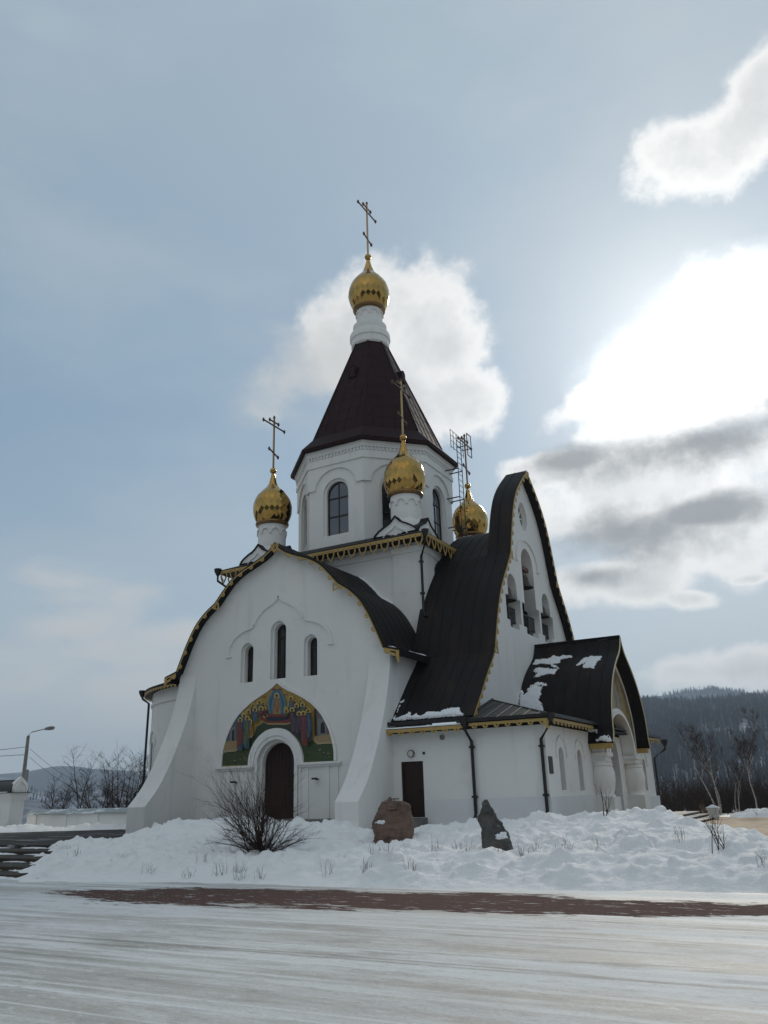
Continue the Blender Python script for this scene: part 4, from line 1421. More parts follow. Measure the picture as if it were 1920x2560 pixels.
vc = [bm.verts.new((-6 + 3.0 * math.cos(a), 3.0 * math.sin(a), 9.6)) for a in segs]
for k in range(40):
    bm.faces.new((va[k], va[k + 1], vc[k + 1], vc[k]))
    bm.faces.new((vb[k], vb[k + 1], va[k + 1], va[k]))
bm.faces.new(vc)
bm.faces.new(vb[::-1])
apse_roof = bobj('apse_roof', bm, 'roof', church)
bm = bmesh.new()
rr = AR + .453
for k in range(80):
    a0, a1 = PI * .5 + PI * k / 80, PI * .5 + PI * (k + 1) / 80
    mp = lambda u, v, w, a0=a0, a1=a1: Vector((-6 + (rr + w) * math.cos(a0 + (a1 - a0) * u), (rr + w) * math.sin(a0 + (a1 - a0) * u), v))
    prism(bm, [(0, 7.46), (0.2, 7.45), (0.3, 7.38), (0.5, 7.33), (0.7, 7.38), (0.8, 7.45), (1, 7.46), (1, 7.54), (0, 7.54)], mp, 0, 0.03)
bobj('eave_trim', bm, 'trim', apse_roof)
# one slit window with hood on the apse
ah = math.atan2(-6.35, -10.3 + 6)
def mpc(u, v, w):
    return Vector((-6 + (AR + w) * math.cos(ah + u / AR), (AR + w) * math.sin(ah + u / AR), v))
bm = bmesh.new()
hd = [(-0.62, 4.6)] + [(-0.62 * math.cos(PI * k / 14), 4.72 + 0.72 * math.sin(PI * k / 14)) for k in range(15)] + [(0.62, 4.6)]
ring(bm, hd, offset_poly(hd, 0.10), mpc, 0.0, 0.09, closed=False)
bobj('hood_moulding', bm, 'stucco', church)
bm = bmesh.new()
prism(bm, arch(0, 2.4, 0.26, 4.55), mpc, -0.1, 0.012)
ring(bm, arch(0, 2.4, 0.33, 4.55), arch(0, 2.4, 0.24, 4.55), mpc, 0.002, 0.05, mi=1)
bobj('window', bm, ['curtain', 'stucco'], church)
downpipe([(-12.15, -6.0, 7.5), (-12.1, -6.0, 7.25), (-11.55, -6.05, 6.95), (-11.58, -6.05, 0.6)], hopper=(-12.15, -6.0, 7.6, 0.26), joints=[(-11.56, -6.05, 3.0)])
bm = bmesh.new()
tube(bm, [(-11.9 + .25 * math.cos(t), -6.1, 1.95 + .32 * math.sin(t)) for t in [2 * PI * q / 10 for q in range(11)]], 0.05, 5, False)
box(bm, -11.75, -11.5, -6.2, -6.0, 1.4, 2.6)
bobj('hose_reel', bm, 'iron', church)
# stone platform before the portal
bm = bmesh.new()
box(bm, -4.15, 4.94, -11.1, -D - 0.0, 0.3, 0.83)
box(bm, -4.48, -4.152, -11.1, -D, 0.3, 0.68)
box(bm, -4.82, -4.482, -11.1, -D, 0.3, 0.54)
bobj('entrance_platform', bm, 'stone', church)

# ---- bells
def bell(y, ztop, r, h, label):
    bm = bmesh.new()
    pr = [(0.12, 0), (0.34, -0.04), (0.45, -0.2), (0.52, -0.5), (0.66, -0.78), (0.90, -0.95), (1.0, -1.0), (0.94, -1.0), (0.6, -0.78), (0.4, -0.3), (0.1, -0.1)]
    lathe(bm, [(p[0] * r, p[1] * h) for p in pr], n=24, cap=False)
    tube(bm, [(0, 0, -.02), (0, 0, 0.35)], 0.03, 6)
    tube(bm, [(0, 0, -.1 * h), (0, 0, -1.05 * h)], [0.015, 0.05], 6)
    o = bobj('bell', bm, 'bronze', None, smooth=40)
    o.location = (9.0, y, ztop)
    return tag(o, label, 'bell', 'bells in the stepped gable openings')
bell(0.15, 12.65, 0.50, 0.72, 'bronze bell in the tall middle arch of the bell gable')
bell(-2.65, 11.40, 0.48, 0.70, 'bronze bell in the nearer low arch of the bell gable')
bell(2.75, 11.40, 0.42, 0.62, 'bronze bell in the farther low arch of the bell gable')

# ------------------------------------------------------------------ snow on the roofs
def roof_patch(bm, prof, mp, poly, sign=-1, cell=0.05, th=0.045):
    """poly: (along, arc from apex) outline; snow lying on a curved roof"""
    half_ = [p for p in prof if p[0] >= -1e-6]
    L = arclen(half_)
    xs, ys = [p[0] for p in poly], [p[1] for p in poly]
    x0, x1, y0, y1 = min(xs) - .1, max(xs) + .1, min(ys) - .1, max(ys) + .1
    nx, ny = int((x1 - x0) / cell) + 1, int((y1 - y0) / cell) + 1
    def sd(px, py):
        ins, dm = False, 9
        j = len(poly) - 1
        for i in range(len(poly)):
            (xi, yi), (xj, yj) = poly[i], poly[j]
            if (yi > py) != (yj > py) and px < (xj - xi) * (py - yi) / (yj - yi) + xi:
                ins = not ins
            dx, dy = xj - xi, yj - yi
            t = max(0, min(1, ((px - xi) * dx + (py - yi) * dy) / (dx * dx + dy * dy + 1e-9)))
            dm = min(dm, math.hypot(px - xi - t * dx, py - yi - t * dy))
            j = i
        return dm if ins else -dm
    g = {}
    for i in range(nx + 1):
        for k in range(ny + 1):
            px, py = x0 + i * cell, y0 + k * cell
            d = sd(px, py) + 0.10 * noise.noise(Vector((px * 4, py * 7, 3.3))) + 0.08 * noise.noise(Vector((px * 12, py * 15, 1.3)))
            g[i, k] = d
    vs = {}
    def vert(i, k):
        if (i, k) not in vs:
            px, py = x0 + i * cell, y0 + k * cell
            p, d, n = at_arc(half_, py, L)
            h = th * min(1, max(0, g[i, k] / 0.14)) ** 0.6 + 0.006 + (0.02 * noise.noise(Vector((px * 4, py * 4, 0))) if g[i, k] > .1 else 0)
            h = h if g[i, k] > 0 else -0.02
            q = (sign * (p[0] - n[0] * h), p[1] - n[1] * h)
            vs[i, k] = bm.verts.new(mp(q[0], q[1], px))
        return vs[i, k]
    for i in range(nx):
        for k in range(ny):
            c = [(i, k), (i + 1, k), (i + 1, k + 1), (i, k + 1)]
            if max(g[q] for q in c) > 0:
                bm.faces.new([vert(*q) for q in c])


bm = bmesh.new()
mx = lambda u, v, w: Vector((w, u, v))
for poly in ([(9.45, 1.44), (9.51, 1.01), (10.06, 1.04), (10.42, .8), (10.78, .94), (10.96, 1.57), (10.56, 1.71), (11.02, 2.27), (10.75, 2.09), (10.33, 1.65), (9.87, 1.47), (9.56, 1.57)],
             [(9.7, 2.25), (9.74, 1.91), (10.18, 2.02), (10.53, 2.22), (10.94, 2.38), (10.83, 2.78), (10.43, 2.67), (10.03, 2.81), (9.71, 2.99), (9.93, 2.54)],
             [(9.34, 3.61), (9.52, 4.0), (9.82, 3.49), (10.07, 3.24), (10.61, 3.4), (10.65, 3.52), (10.11, 3.52), (10.42, 3.74), (10.34, 4.2), (10.36, 4.41), (10.57, 4.75), (10.57, 5.09), (9.99, 5.0), (9.34, 4.7)],
             [(10.8, 1.2), (10.8, .86), (11.42, .95), (11.47, 1.18), (11.1, 1.2)],
             [(11.84, 2.08), (12.1, 1.35), (12.49, 1.22), (12.88, 1.38), (12.94, 1.68), (12.77, 2.17), (12.72, 2.57), (12.35, 2.46), (12.16, 2.26), (12.29, 1.86), (11.93, 2.09)],
             [(12.95, 6.55), (13.2, 6.3), (13.6, 6.38), (13.6, 6.6)], [(12.55, 5.88), (12.98, 5.95), (12.98, 6.06), (12.55, 5.99)]):
    roof_patch(bm, PP, mx, poly)
GP2 = NP
Ln = arclen([p for p in NP if p[0] >= -1e-6])[-1]
e0 = Ln - 0.02
roof_patch(bm, GP2, mx, [(6.15, e0 - .10), (6.4, e0 - .22), (6.63, e0 - .36), (6.74, e0 - .42), (6.9, e0 - .2), (7.1, e0 - .34), (7.4, e0 - .16), (7.6, e0 - .40), (8.0, e0 - .34), (8.25, e0 - .36), (8.5, e0 - .5), (9.05, e0 - .48), (9.3, e0 - .1), (9.3, e0), (6.15, e0)], cell=.05, th=.09)
LF_ = arclen([p for p in FP if p[0] >= -1e-6])[-1]
roof_patch(bm, FP, lambda u, v, w: Vector((u, w, v)), [(-9.7, LF_ - .6), (-9.3, LF_ - .66), (-9.3, LF_ - .4), (-9.7, LF_ - .42)], sign=1)
roof_patch(bm, FP, lambda u, v, w: Vector((u, w, v)), [(-8.2, LF_ - .62), (-7.0, LF_ - .62), (-7.0, LF_ - .05), (-7.4, LF_ - .1)], sign=1)
roof_patch(bm, FP, lambda u, v, w: Vector((u, w, v)), [(-6.0, 2.9), (-5.72, 2.4), (-5.72, 5.3), (-5.85, 5.2), (-6.05, 4.3)], sign=1, th=.1)
roof_patch(bm, NP, mx, [(6.08, 13.6), (6.17, 13.55), (6.12, 14.55), (6.06, 14.6)], th=.04, cell=.03)
# ledge snow
for (x0, x1, y0, y1, z, h) in ((5.95, 9.5, -10.11, -9.9, 4.271, 0.07), (9.8, 12.2, -10.05, -9.95, 4.271, 0.045), (-11.8, -9.0, -6.9, -6.7, 7.9, 0.0)):
    if h:
        n = int((x1 - x0) / .12)
        a = [bm.verts.new((x0 + (x1 - x0) * k / n, y0 + .015 * noise.noise(Vector((k * .9, 0, 0))), z)) for k in range(n + 1)]
        b = [bm.verts.new((x0 + (x1 - x0) * k / n, y0 + .03, z + h * (0.7 + .5 * noise.noise(Vector((k * .6, 5, 0)))))) for k in range(n + 1)]
        c = [bm.verts.new((x0 + (x1 - x0) * k / n, y1, z + h)) for k in range(n + 1)]
        for k in range(n):
            bm.faces.new((a[k], a[k + 1], b[k + 1], b[k]))
            bm.faces.new((b[k], b[k + 1], c[k + 1], c[k]))
tag(bobj('roof_snow', bm, 'roofsnow', None, smooth=60), 'patches of white snow left on the black church roofs', 'snow', kind='stuff')

# ------------------------------------------------------------------ ground
ZR = -0.10


def ground_material():
    m = bpy.data.materials.new('packed_snow_road')
    m.use_nodes = True
    nt = m.node_tree
    N, L = nt.nodes, nt.links
    p = N['Principled BSDF']
    tc = N.new('ShaderNodeTexCoord')

    def nz(scale, st, rot, det=6, rough=0.62, off=(0, 0, 0)):
        mp = N.new('ShaderNodeMapping')
        mp.inputs['Rotation'].default_value = (0, 0, rot)
        mp.inputs['Scale'].default_value = st
        mp.inputs['Location'].default_value = off
        L.new(tc.outputs['Object'], mp.inputs[0])
        n = N.new('ShaderNodeTexNoise')
        n.inputs['Scale'].default_value = scale
        n.inputs['Detail'].default_value = det
        n.inputs['Roughness'].default_value = rough
        L.new(mp.outputs[0], n.inputs['Vector'])
        return n.outputs['Fac']

    def mr(x, a, b, lo=0.0, hi=1.0):
        n = N.new('ShaderNodeMapRange')
        L.new(x, n.inputs[0])
        n.inputs[1].default_value, n.inputs[2].default_value = a, b
        n.inputs[3].default_value, n.inputs[4].default_value = lo, hi
        return n.outputs[0]

    def mix(f, a, b):
        n = N.new('ShaderNodeMix')
        n.data_type = 'RGBA'
        L.new(f, n.inputs[0]) if hasattr(f, 'links') else setattr(n.inputs[0], 'default_value', f)
        for i, v in ((6, a), (7, b)):
            L.new(v, n.inputs[i]) if hasattr(v, 'links') else setattr(n.inputs[i], 'default_value', (*v, 1))
        return n.outputs[2]

    def M(op, a, b):
        n = N.new('ShaderNodeMath')
        n.operation = op
        for i, v in ((0, a), (1, b)):
            L.new(v, n.inputs[i]) if hasattr(v, 'links') else setattr(n.inputs[i], 'default_value', v)
        return n.outputs[0]

    rot = R(-8)
    tracks = nz(1.0, (0.035, 0.95, 1), rot, 5, 0.6)           # wheel tracks along the road
    lines = nz(1.0, (0.030, 1.25, 1), rot, 2, 0.5, (4, 6, 0))
    mid = nz(1.5, (0.30, 2.0, 1), rot, 9, 0.72, (3, 1, 0))
    fine = nz(4.5, (0.9, 2.6, 1), rot, 9, 0.78, (5, 2, 0))
    patch = nz(0.28, (0.6, 1.0, 1), rot, 6, 0.6, (9, 2, 0))
    grain = nz(34.0, (0.7, 1.3, 1), rot, 5, 0.78)
    c = mix(mr(tracks, 0.42, 0.60), (0.68, 0.68, 0.67), (0.45, 0.425, 0.38))
    dirt = M('MULTIPLY', mr(mid, 0.48, 0.66), mr(patch, 0.40, 0.60, 0.2, 1.0))
    c = mix(M('MULTIPLY', dirt, 0.9), c, (0.29, 0.26, 0.215))
    ice = nz(0.8, (0.5, 1.3, 1), rot, 8, 0.7, (2, 9, 0))
    c = mix(mr(ice, 0.53, 0.62, 0.0, 0.55), c, (0.74, 0.745, 0.735))
    c = mix(mr(ice, 0.45, 0.38, 0.0, 0.45), c, (0.33, 0.315, 0.285))
    ridge = M('ABSOLUTE', M('SUBTRACT', lines, 0.5), 0.0)
    c = mix(M('MULTIPLY', mr(ridge, 0.030, 0.010, 0.0, 0.85), mr(mid, 0.40, 0.60, 1.0, 0.35)), c, (0.76, 0.77, 0.765))
    ridge2 = M('ABSOLUTE', M('SUBTRACT', lines, 0.565), 0.0)
    c = mix(M('MULTIPLY', mr(ridge2, 0.016, 0.006, 0.0, 0.7), mr(patch, 0.45, 0.60)), c, (0.22, 0.20, 0.175))
    c = mix(mr(fine, 0.56, 0.64, 0.0, 0.5), c, (0.25, 0.235, 0.21))
    c = mix(mr(fine, 0.44, 0.36, 0.0, 0.7), c, (0.72, 0.735, 0.74))
    c = mix(mr(grain, 0.55, 0.68, 0.0, 0.6), c, (0.27, 0.255, 0.235))
    c = mix(mr(grain, 0.44, 0.34, 0.0, 0.5), c, (0.75, 0.76, 0.765))
    # bare red-brown paving along the foot of the bank
    sep = N.new('ShaderNodeSeparateXYZ')
    L.new(tc.outputs['Object'], sep.inputs[0])
    x, y = sep.outputs[0], sep.outputs[1]
    yc = M('ADD', M('MULTIPLY', x, 0.085), -27.45)
    dy = M('ABSOLUTE', M('SUBTRACT', y, yc), 0.0)
    wid = mr(x, 4.2, 9.4, -0.75, 1.0)
    wid2 = mr(x, 17.0, 23.0, 1.0, 0.35)
    edge = nz(0.9, (0.40, 1.9, 1), R(-4), 9, 0.70, (1, 7, 0))
    edge2 = nz(5.0, (0.5, 1.9, 1), R(-4), 8, 0.7, (1, 7, 0))
    d = M('SUBTRACT', M('MULTIPLY', M('MULTIPLY', wid, wid2), 1.30), dy)
    d = M('ADD', d, M('MULTIPLY', M('SUBTRACT', edge, 0.5), 3.6))
    d = M('ADD', d, M('MULTIPLY', M('SUBTRACT', edge2, 0.5), 2.2))
    br = N.new('ShaderNodeTexBrick')
    br.inputs['Scale'].default_value = 4.0
    br.inputs['Color1'].default_value = (0.170, 0.098, 0.080, 1)
    br.inputs['Color2'].default_value = (0.115, 0.068, 0.057, 1)
    br.inputs['Mortar'].default_value = (0.045, 0.032, 0.028, 1)
    br.inputs['Mortar Size'].default_value = 0.03
    L.new(tc.outputs['Object'], br.inputs['Vector'])
    pav = mix(mr(edge2, 0.42, 0.62), br.outputs[0], (0.105, 0.066, 0.056))
    pav = mix(mr(edge2, 0.40, 0.36, 0.0, 0.8), pav, (0.62, 0.63, 0.64))
    c = mix(mr(d, 0.0, 0.12), c, pav)
    L.new(c, p.inputs['Base Color'])
    L.new(M('MAXIMUM', mr(tracks, 0.4, 0.6, 0.66, 0.44), mr(d, 0.0, 0.12, 0.0, 0.95)), p.inputs['Roughness'])
    L.new(mr(d, 0.0, 0.12, 0.4, 0.08), p.inputs['Specular IOR Level'])
    b1 = N.new('ShaderNodeBump')
    b1.inputs['Strength'].default_value = 0.6
    b1.inputs['Distance'].default_value = 0.035
    L.new(fine, b1.inputs['Height'])
    b2 = N.new('ShaderNodeBump')
    b2.inputs['Strength'].default_value = 0.5
    b2.inputs['Distance'].default_value = 0.012
    L.new(grain, b2.inputs['Height'])
    L.new(b1.outputs[0], b2.inputs['Normal'])
    L.new(b2.outputs[0], p.inputs['Normal'])
    return m


def sheet(name, pts, z, m, kind='structure'):
    bm = bmesh.new()
    bm.faces.new([bm.verts.new((x, y, z)) for x, y in pts])
    return tag(bobj(name, bm, m), kind=kind)


# one sheet out to the horizon: flat round the church, falling to a river valley behind, then level
GM = ground_material()
bm = bmesh.new()
xs = [-4600, -1500, -500, -200, -120, -80, -60, -40, -20, -8, 0, 8, 16, 24, 32, 45, 60, 90, 150, 400, 1500, 4600]
ys = [-4600, -1500, -400, -120, -70, -50, -40, -34, -30, -27, -24, -18, -10, 0, 10, 16, 22, 30, 45, 70, 110, 170, 260, 420, 700, 1500, 4600]
def gz_(x, y):
    d = max(0, y - 24 + 0.45 * max(0, -x - 22) * 0, 0)
    d = max(d, (-x - 44) * 0.9)
    return ZR - 14 * (1 - math.exp(-(d / 60) ** 1.2)) if d > 0 else ZR
gv = [[bm.verts.new((x, y, gz_(x, y))) for x in xs] for y in ys]
for j in range(len(ys) - 1):
    for i in range(len(xs) - 1):
        bm.faces.new((gv[j][i], gv[j][i + 1], gv[j + 1][i + 1], gv[j + 1][i]))
tag(bobj('ground', bm, GM, None, smooth=180), kind='structure')

MT['terrace'] = mat('dark_terrace_paving', (0.048, 0.041, 0.036), 0.8, spec=0.12,
                    var=[(1.1, 0.5, 0.62, (0.036, 0.029, 0.027), 5, (0.4, 2, 1)), (1.5, 0.59, 0.66, (0.55, 0.57, 0.58), 7, (0.22, 2.2, 1), R(12))], bump=(9, 0.3, 0.03))
ZT = 0.40
bm = bmesh.new()
box(bm, -20.5, 6.6, -19.85, -7.2, -0.2, ZT)
tag(bobj('terrace_paving', bm, 'terrace'), kind='structure')
MT['steps'] = mat('stair_paving', (0.070, 0.060, 0.047), 0.8, spec=0.12,
                  var=[(1.4, 0.45, 0.65, (0.048, 0.038, 0.033), 5, (0.4, 2, 1)), (1.7, 0.68, 0.72, (0.6, 0.62, 0.63), 7, (0.25, 2.2, 1), R(8))], bump=(9, 0.3, 0.03))
bm = bmesh.new()
sy = [-19.85, -21.2, -22.6, -23.95, -24.9, -25.5]
for k in range(1, 5):
    box(bm, -20.5, 2.9, sy[k], sy[k - 1] - 0.001, -0.2, ZT - 0.1 * k)
tag(bobj('stone_steps', bm, 'steps'), kind='structure')
bm = bmesh.new()
for k, yy in enumerate(sy[:5]):
    rnd = random.Random(k)
    x = -20.0
    while x < 2.6:
        l = rnd.uniform(0.5, 2.6)
        h = rnd.uniform(.02, .06)
        z = ZT - 0.1 * k - 0.1
        n = max(3, int(l / .15))
        y0 = yy - 0.002
        a = [bm.verts.new((x + l * q / n, y0, z + h * max(0.0, math.sin(PI * q / n)) ** .5 * rnd.uniform(.7, 1.1) + .002)) for q in range(n + 1)]
        b = [bm.verts.new((x + l * q / n, y0 - rnd.uniform(.02, .14) * max(0.0, math.sin(PI * q / n)) ** .5 - .01, z + .003)) for q in range(n + 1)]
        for q in range(n):
            bm.faces.new((a[q], a[q + 1], b[q + 1], b[q]))
        x += l + rnd.uniform(0, .7)
tag(bobj('step_snow', bm, 'roofsnow', None, smooth=60), 'thin strips of snow lying along the broad stone steps', 'snow', kind='stuff')

MT['plaza'] = mat('sandy_plaza', (0.37, 0.265, 0.15), 0.75, spec=0.3,
                  var=[(0.9, 0.45, 0.62, (0.26, 0.175, 0.10), 6, (1, 0.5, 1)), (2.6, 0.60, 0.74, (0.46, 0.42, 0.35), 6), (3.0, 0.58, 0.70, (0.11, 0.08, 0.055), 7, (1, 1.6, 1))], bump=[(6, 0.5, 0.06), (30, .4, .02)])
sheet('plaza', [(13, -12), (40, -12), (40, 15), (13, 15)], ZR + 0.012, 'plaza')
MT['tread_lit'] = mat('platform_tread_lit', (0.30, 0.265, 0.20), 0.7, var=[(2.0, 0.4, 0.7, (0.40, 0.37, 0.31), 5)])
MT['riser_shaded'] = mat('platform_riser_shaded', (0.12, 0.105, 0.10), 0.7, var=[(5.0, 0.45, 0.65, (0.07, 0.06, 0.058), 4)])  # sun on the treads and shade on the risers painted into these colours
bm = bmesh.new()
for k, (xr, y0, y1) in enumerate(((15.25, -5.2, 12.6), (14.65, -4.6, 13.3), (14.02, -4.0, 14.0))):
    z0, z1 = (ZR - .05, 0.03) if k == 0 else ((0.031, 0.15) if k == 1 else (0.151, 0.27))
    box(bm, 12.62, xr, y0, y1, z0, z1 - .03, mi=1)
    box(bm, 12.62, xr + .03, y0 - .03, y1 + .03, z1 - .03 + .0005, z1)
tag(bobj('platform_steps', bm, ['tread_lit', 'riser_shaded']), kind='structure')

# ------------------------------------------------------------------ snow banks
BANK = [(3.42, -25.16, -0.1), (4.46, -25.16, -0.1), (7.22, -24.76, -0.1), (11.05, -24.38, -0.1), (13.67, -24.22, -0.1), (16.3, -23.84, -0.1), (18.93, -23.52, -0.1), (20.99, -23.44, -0.1),
        (5.79, -23.36, 0.22), (7.69, -22.83, 0.24), (9.86, -22.77, 0.25), (12.9, -23.1, 0.40), (14.8, -22.8, 0.40), (16.8, -22.5, 0.40), (18.7, -22.3, 0.40), (20.05, -22.4, 0.32), (20.9, -22.4, 0.26), (12.71, -21.6, 0.36), (14.55, -21.2, 0.34), (16.62, -20.8, 0.36),
        (3.9, -25.1, 0.02), (1.3, -22.3, 0.28), (2.6, -23.7, 0.22), (0.1, -22.6, 0.0), (1.5, -24.3, -0.1), (2.5, -25.2, -0.15), (-1.1, -21.0, 0.12), (-2.7, -19.4, 0.22), (-1.6, -17.6, 0.24), (0.3, -17.2, 0.30), (0.9, -15.6, 0.32), (-2.5, -15.2, 0.25), (-2.03, -19.05, 0.5), (-0.06, -19.36, 0.62), (1.9, -19.75, 0.68), (2.8, -19.65, 0.7), (3.0, -19.15, 1.04), (3.02, -17.78, 1.09), (3.13, -16.38, 1.06), (4.5, -16.57, 0.99),
        (5.52, -15.82, 0.89), (6.85, -14.94, 0.86), (7.51, -15.11, 0.52), (8.44, -15.15, 0.52), (9.99, -15.45, 0.67), (11.33, -14.8, 0.74), (13.07, -15.17, 0.85), (14.13, -14.78, 0.92), (15.99, -15.26, 1.0), (17.51, -14.9, 1.05),
        (18.56, -16.73, 0.82), (19.68, -18.58, 0.58), (20.21, -19.52, 0.68), (20.83, -20.46, 0.52),
        (25, -23.2, -.1), (32, -22.6, -.1), (24, -21.2, .35), (32, -20.5, .4), (23, -18.3, .0), (21.3, -15.5, .1), (20.2, -12, -.2), (24, -16, -.2), (32, -17, -.2),
        (17.4, -11.5, .5), (16, -9.6, .3), (14, -8.8, .5), (13.5, -10.6, .5), (11.3, -10.6, .5), (9, -11.4, .46), (7.2, -11.9, .4), (5, -13.2, .45), (2, -13.6, .6), (-1, -14.6, .42), (-3.6, -16.5, .25), (-4.2, -18.4, .2), (-2.4, -21, .05), (-0.3, -23.2, -.1), (1.9, -25.1, -.25),
        (3, -26.2, -.35), (8, -26, -.45), (14, -25.6, -.45), (20, -25, -.45), (32, -24, -.45), (10.2, -17.5, .42), (14.75, -20.5, .34), (7.7, -20.6, .30), (16.2, -15.8, .85), (11.5, -19.5, .36), (17.0, -19.0, .45)]
BP = np.array(BANK)


def rbf(P):
    d = np.hypot(P[:, None, 0] - P[None, :, 0], P[:, None, 1] - P[None, :, 1])
    n = len(P)
    A = np.zeros((n + 3, n + 3))
    A[:n, :n] = -d - 0.05 * np.eye(n)
    A[:n, n] = 1
    A[:n, n + 1:] = P[:, :2]
    A[n:, :n] = A[:n, n:].T
    w = np.linalg.solve(A, np.concatenate([P[:, 2], np.zeros(3)]))
    return w


BW = rbf(BP)


def bank_z(x, y, rough=True):
    d = np.hypot(BP[:, 0] - x, BP[:, 1] - y)
    z = float((-d) @ BW[:-3] + BW[-3] + BW[-2] * x + BW[-1] * y)
    if rough:
        k = max(0.0, min(1.0, (z - ZR + .05) / .35))
        v = Vector((x, y, 0))
        z += k * (0.12 * noise.noise(v * 0.7) + 0.075 * noise.noise(v * 1.7 + Vector((7, 3, 0))) + 0.17 * (0.42 - noise.turbulence(v * 1.3 + Vector((3, 8, 1)), 4, True)) + 0.025 * noise.noise(v * 8.5) + 0.02 * noise.noise(v * 17.0))
        w_ = v + Vector((noise.noise(v * 3), noise.noise(v * 3 + Vector((5, 5, 5))), 0)) * 0.12
        f_, p_ = noise.voronoi(w_ * 1.9)
        z += k * max(0.0, min(1.0, 0.55 + 2.2 * noise.noise(v * 0.55 + Vector((4, 2, 9))))) * min(1.0, (f_[1] - f_[0]) / 0.22) * 0.16 * (0.15 + 0.85 * abs(noise.noise(Vector(p_[0]) * 7.7)) * 2)
        z += k * (0.10 * noise.noise(v * 1.15 + Vector((2, 2, 6))) - 0.055)
        c = noise.noise(v * 3.1 + Vector((1, 9, 4)))
        z += k * 0.09 * min(1, max(0, c - 0.30) / 0.12) * (0.6 + noise.noise(v * 6.3))
    return z


bm = bmesh.new()
X0, X1, Y0, Y1, ST = -4.6, 30.0, -26.2, -8.6, 0.075
nx, ny = int((X1 - X0) / ST), int((Y1 - Y0) / ST)
Z = {}
VV = {}
for j in range(ny + 1):
    for i in range(nx + 1):
        x, y = X0 + i * ST, Y0 + j * ST
        Z[i, j] = bank_z(x, y)
def under(i, j):
    x, y = X0 + i * ST, Y0 + j * ST
    b = ZR
    if x < 2.9 and y > -25.4:
        b = ZT if y > -19.8 else -0.05
    if x < 6.6 and y > -19.85:
        b = ZT
    return Z[i, j] < b - 0.12
for j in range(ny):
    for i in range(nx):
        q = [(i, j), (i + 1, j), (i + 1, j + 1), (i, j + 1)]
        if all(under(*c) for c in q):
            continue
        x, y = X0 + (i + .5) * ST, Y0 + (j + .5) * ST
        if y > -9.6 and 6.0 < x < 12.6:
            continue
        fv = []
        for c in q:
            if c not in VV:
                VV[c] = bm.verts.new((X0 + c[0] * ST, Y0 + c[1] * ST, Z[c]))
            fv.append(VV[c])
        bm.faces.new(fv)
tag(bobj('snow_bank', bm, 'snow', None, smooth=180), 'lumpy white snow bank piled between the road and the church', 'snow bank', kind='stuff')


def bank_strip(name, pts, wid, hgt, seed, label, zb):
    """a ridge of ploughed snow along a polyline"""
    bm = bmesh.new()
    pts = [Vector((*p, 0)) for p in pts]
    rows = []
    L = [0]
    for a, b in zip(pts, pts[1:]):
        L.append(L[-1] + (b - a).length)
    n = int(L[-1] / 0.16)
    for i in range(n + 1):
        s = L[-1] * i / n
        for k in range(len(pts) - 1):
            if s <= L[k + 1] + 1e-6:
                t = (s - L[k]) / (L[k + 1] - L[k])
                p = pts[k].lerp(pts[k + 1], t)
                d = (pts[k + 1] - pts[k]).normalized()
                break
        nrm = Vector((-d.y, d.x, 0))
        row = []
        for q in range(25):
            u = q / 24 * 2 - 1
            v = p + nrm * u * wid
            h = hgt * min(1, s / 1.2, (L[-1] - s) / 1.2) ** .6 * max(0, 1 - abs(u) ** 1.7) * (0.8 + 0.5 * noise.noise(Vector((s * .45, seed, 0))))
            nn = noise.noise(Vector((v.x * 2.2, v.y * 2.2, seed)))
            h += (0.12 * nn + 0.13 * noise.noise(Vector((v.x * 5.5, v.y * 5.5, seed))) + .05 * noise.noise(Vector((v.x * 11, v.y * 11, seed)))) * (1 - abs(u)) * 1.5
            row.append(bm.verts.new((v.x, v.y, zb - 0.10 + max(h, 0) * 1.0)))
        rows.append(row)
    for a, b in zip(rows, rows[1:]):
        for q in range(24):
            bm.faces.new((a[q], a[q + 1], b[q + 1], b[q]))
    return tag(bobj(name, bm, 'snow', None, smooth=180), label, 'snow bank', kind='stuff')


bank_strip('snow_bank', [(-26, -13.4), (-16.8, -9.0), (-11.2, -6.2), (-7, -5)], 1.7, 0.46, 3.0, 'ploughed snow ridge at the foot of the white perimeter wall', 0.35)
bank_strip('snow_bank', [(15.6, 13.6), (17, 14.2), (20, 14.4), (26, 14.6), (40, 15)], 1.3, 0.62, 8.0, 'snow ridge along the far edge of the sandy plaza', ZR)
# terrace ground carried on to the perimeter wall
sheet('terrace_snow', [(-30, -19.9), (-20.5, -19.9), (-20.5, -7.2), (-6.1, -7.2), (-6.1, 6), (-30, 6)], 0.33, 'snow')

# ------------------------------------------------------------------ stones in the snow
LAT = Vector((0.872, 0.489, 0)).normalized()
DEP = Vector((-0.489, 0.872, 0)).normalized()


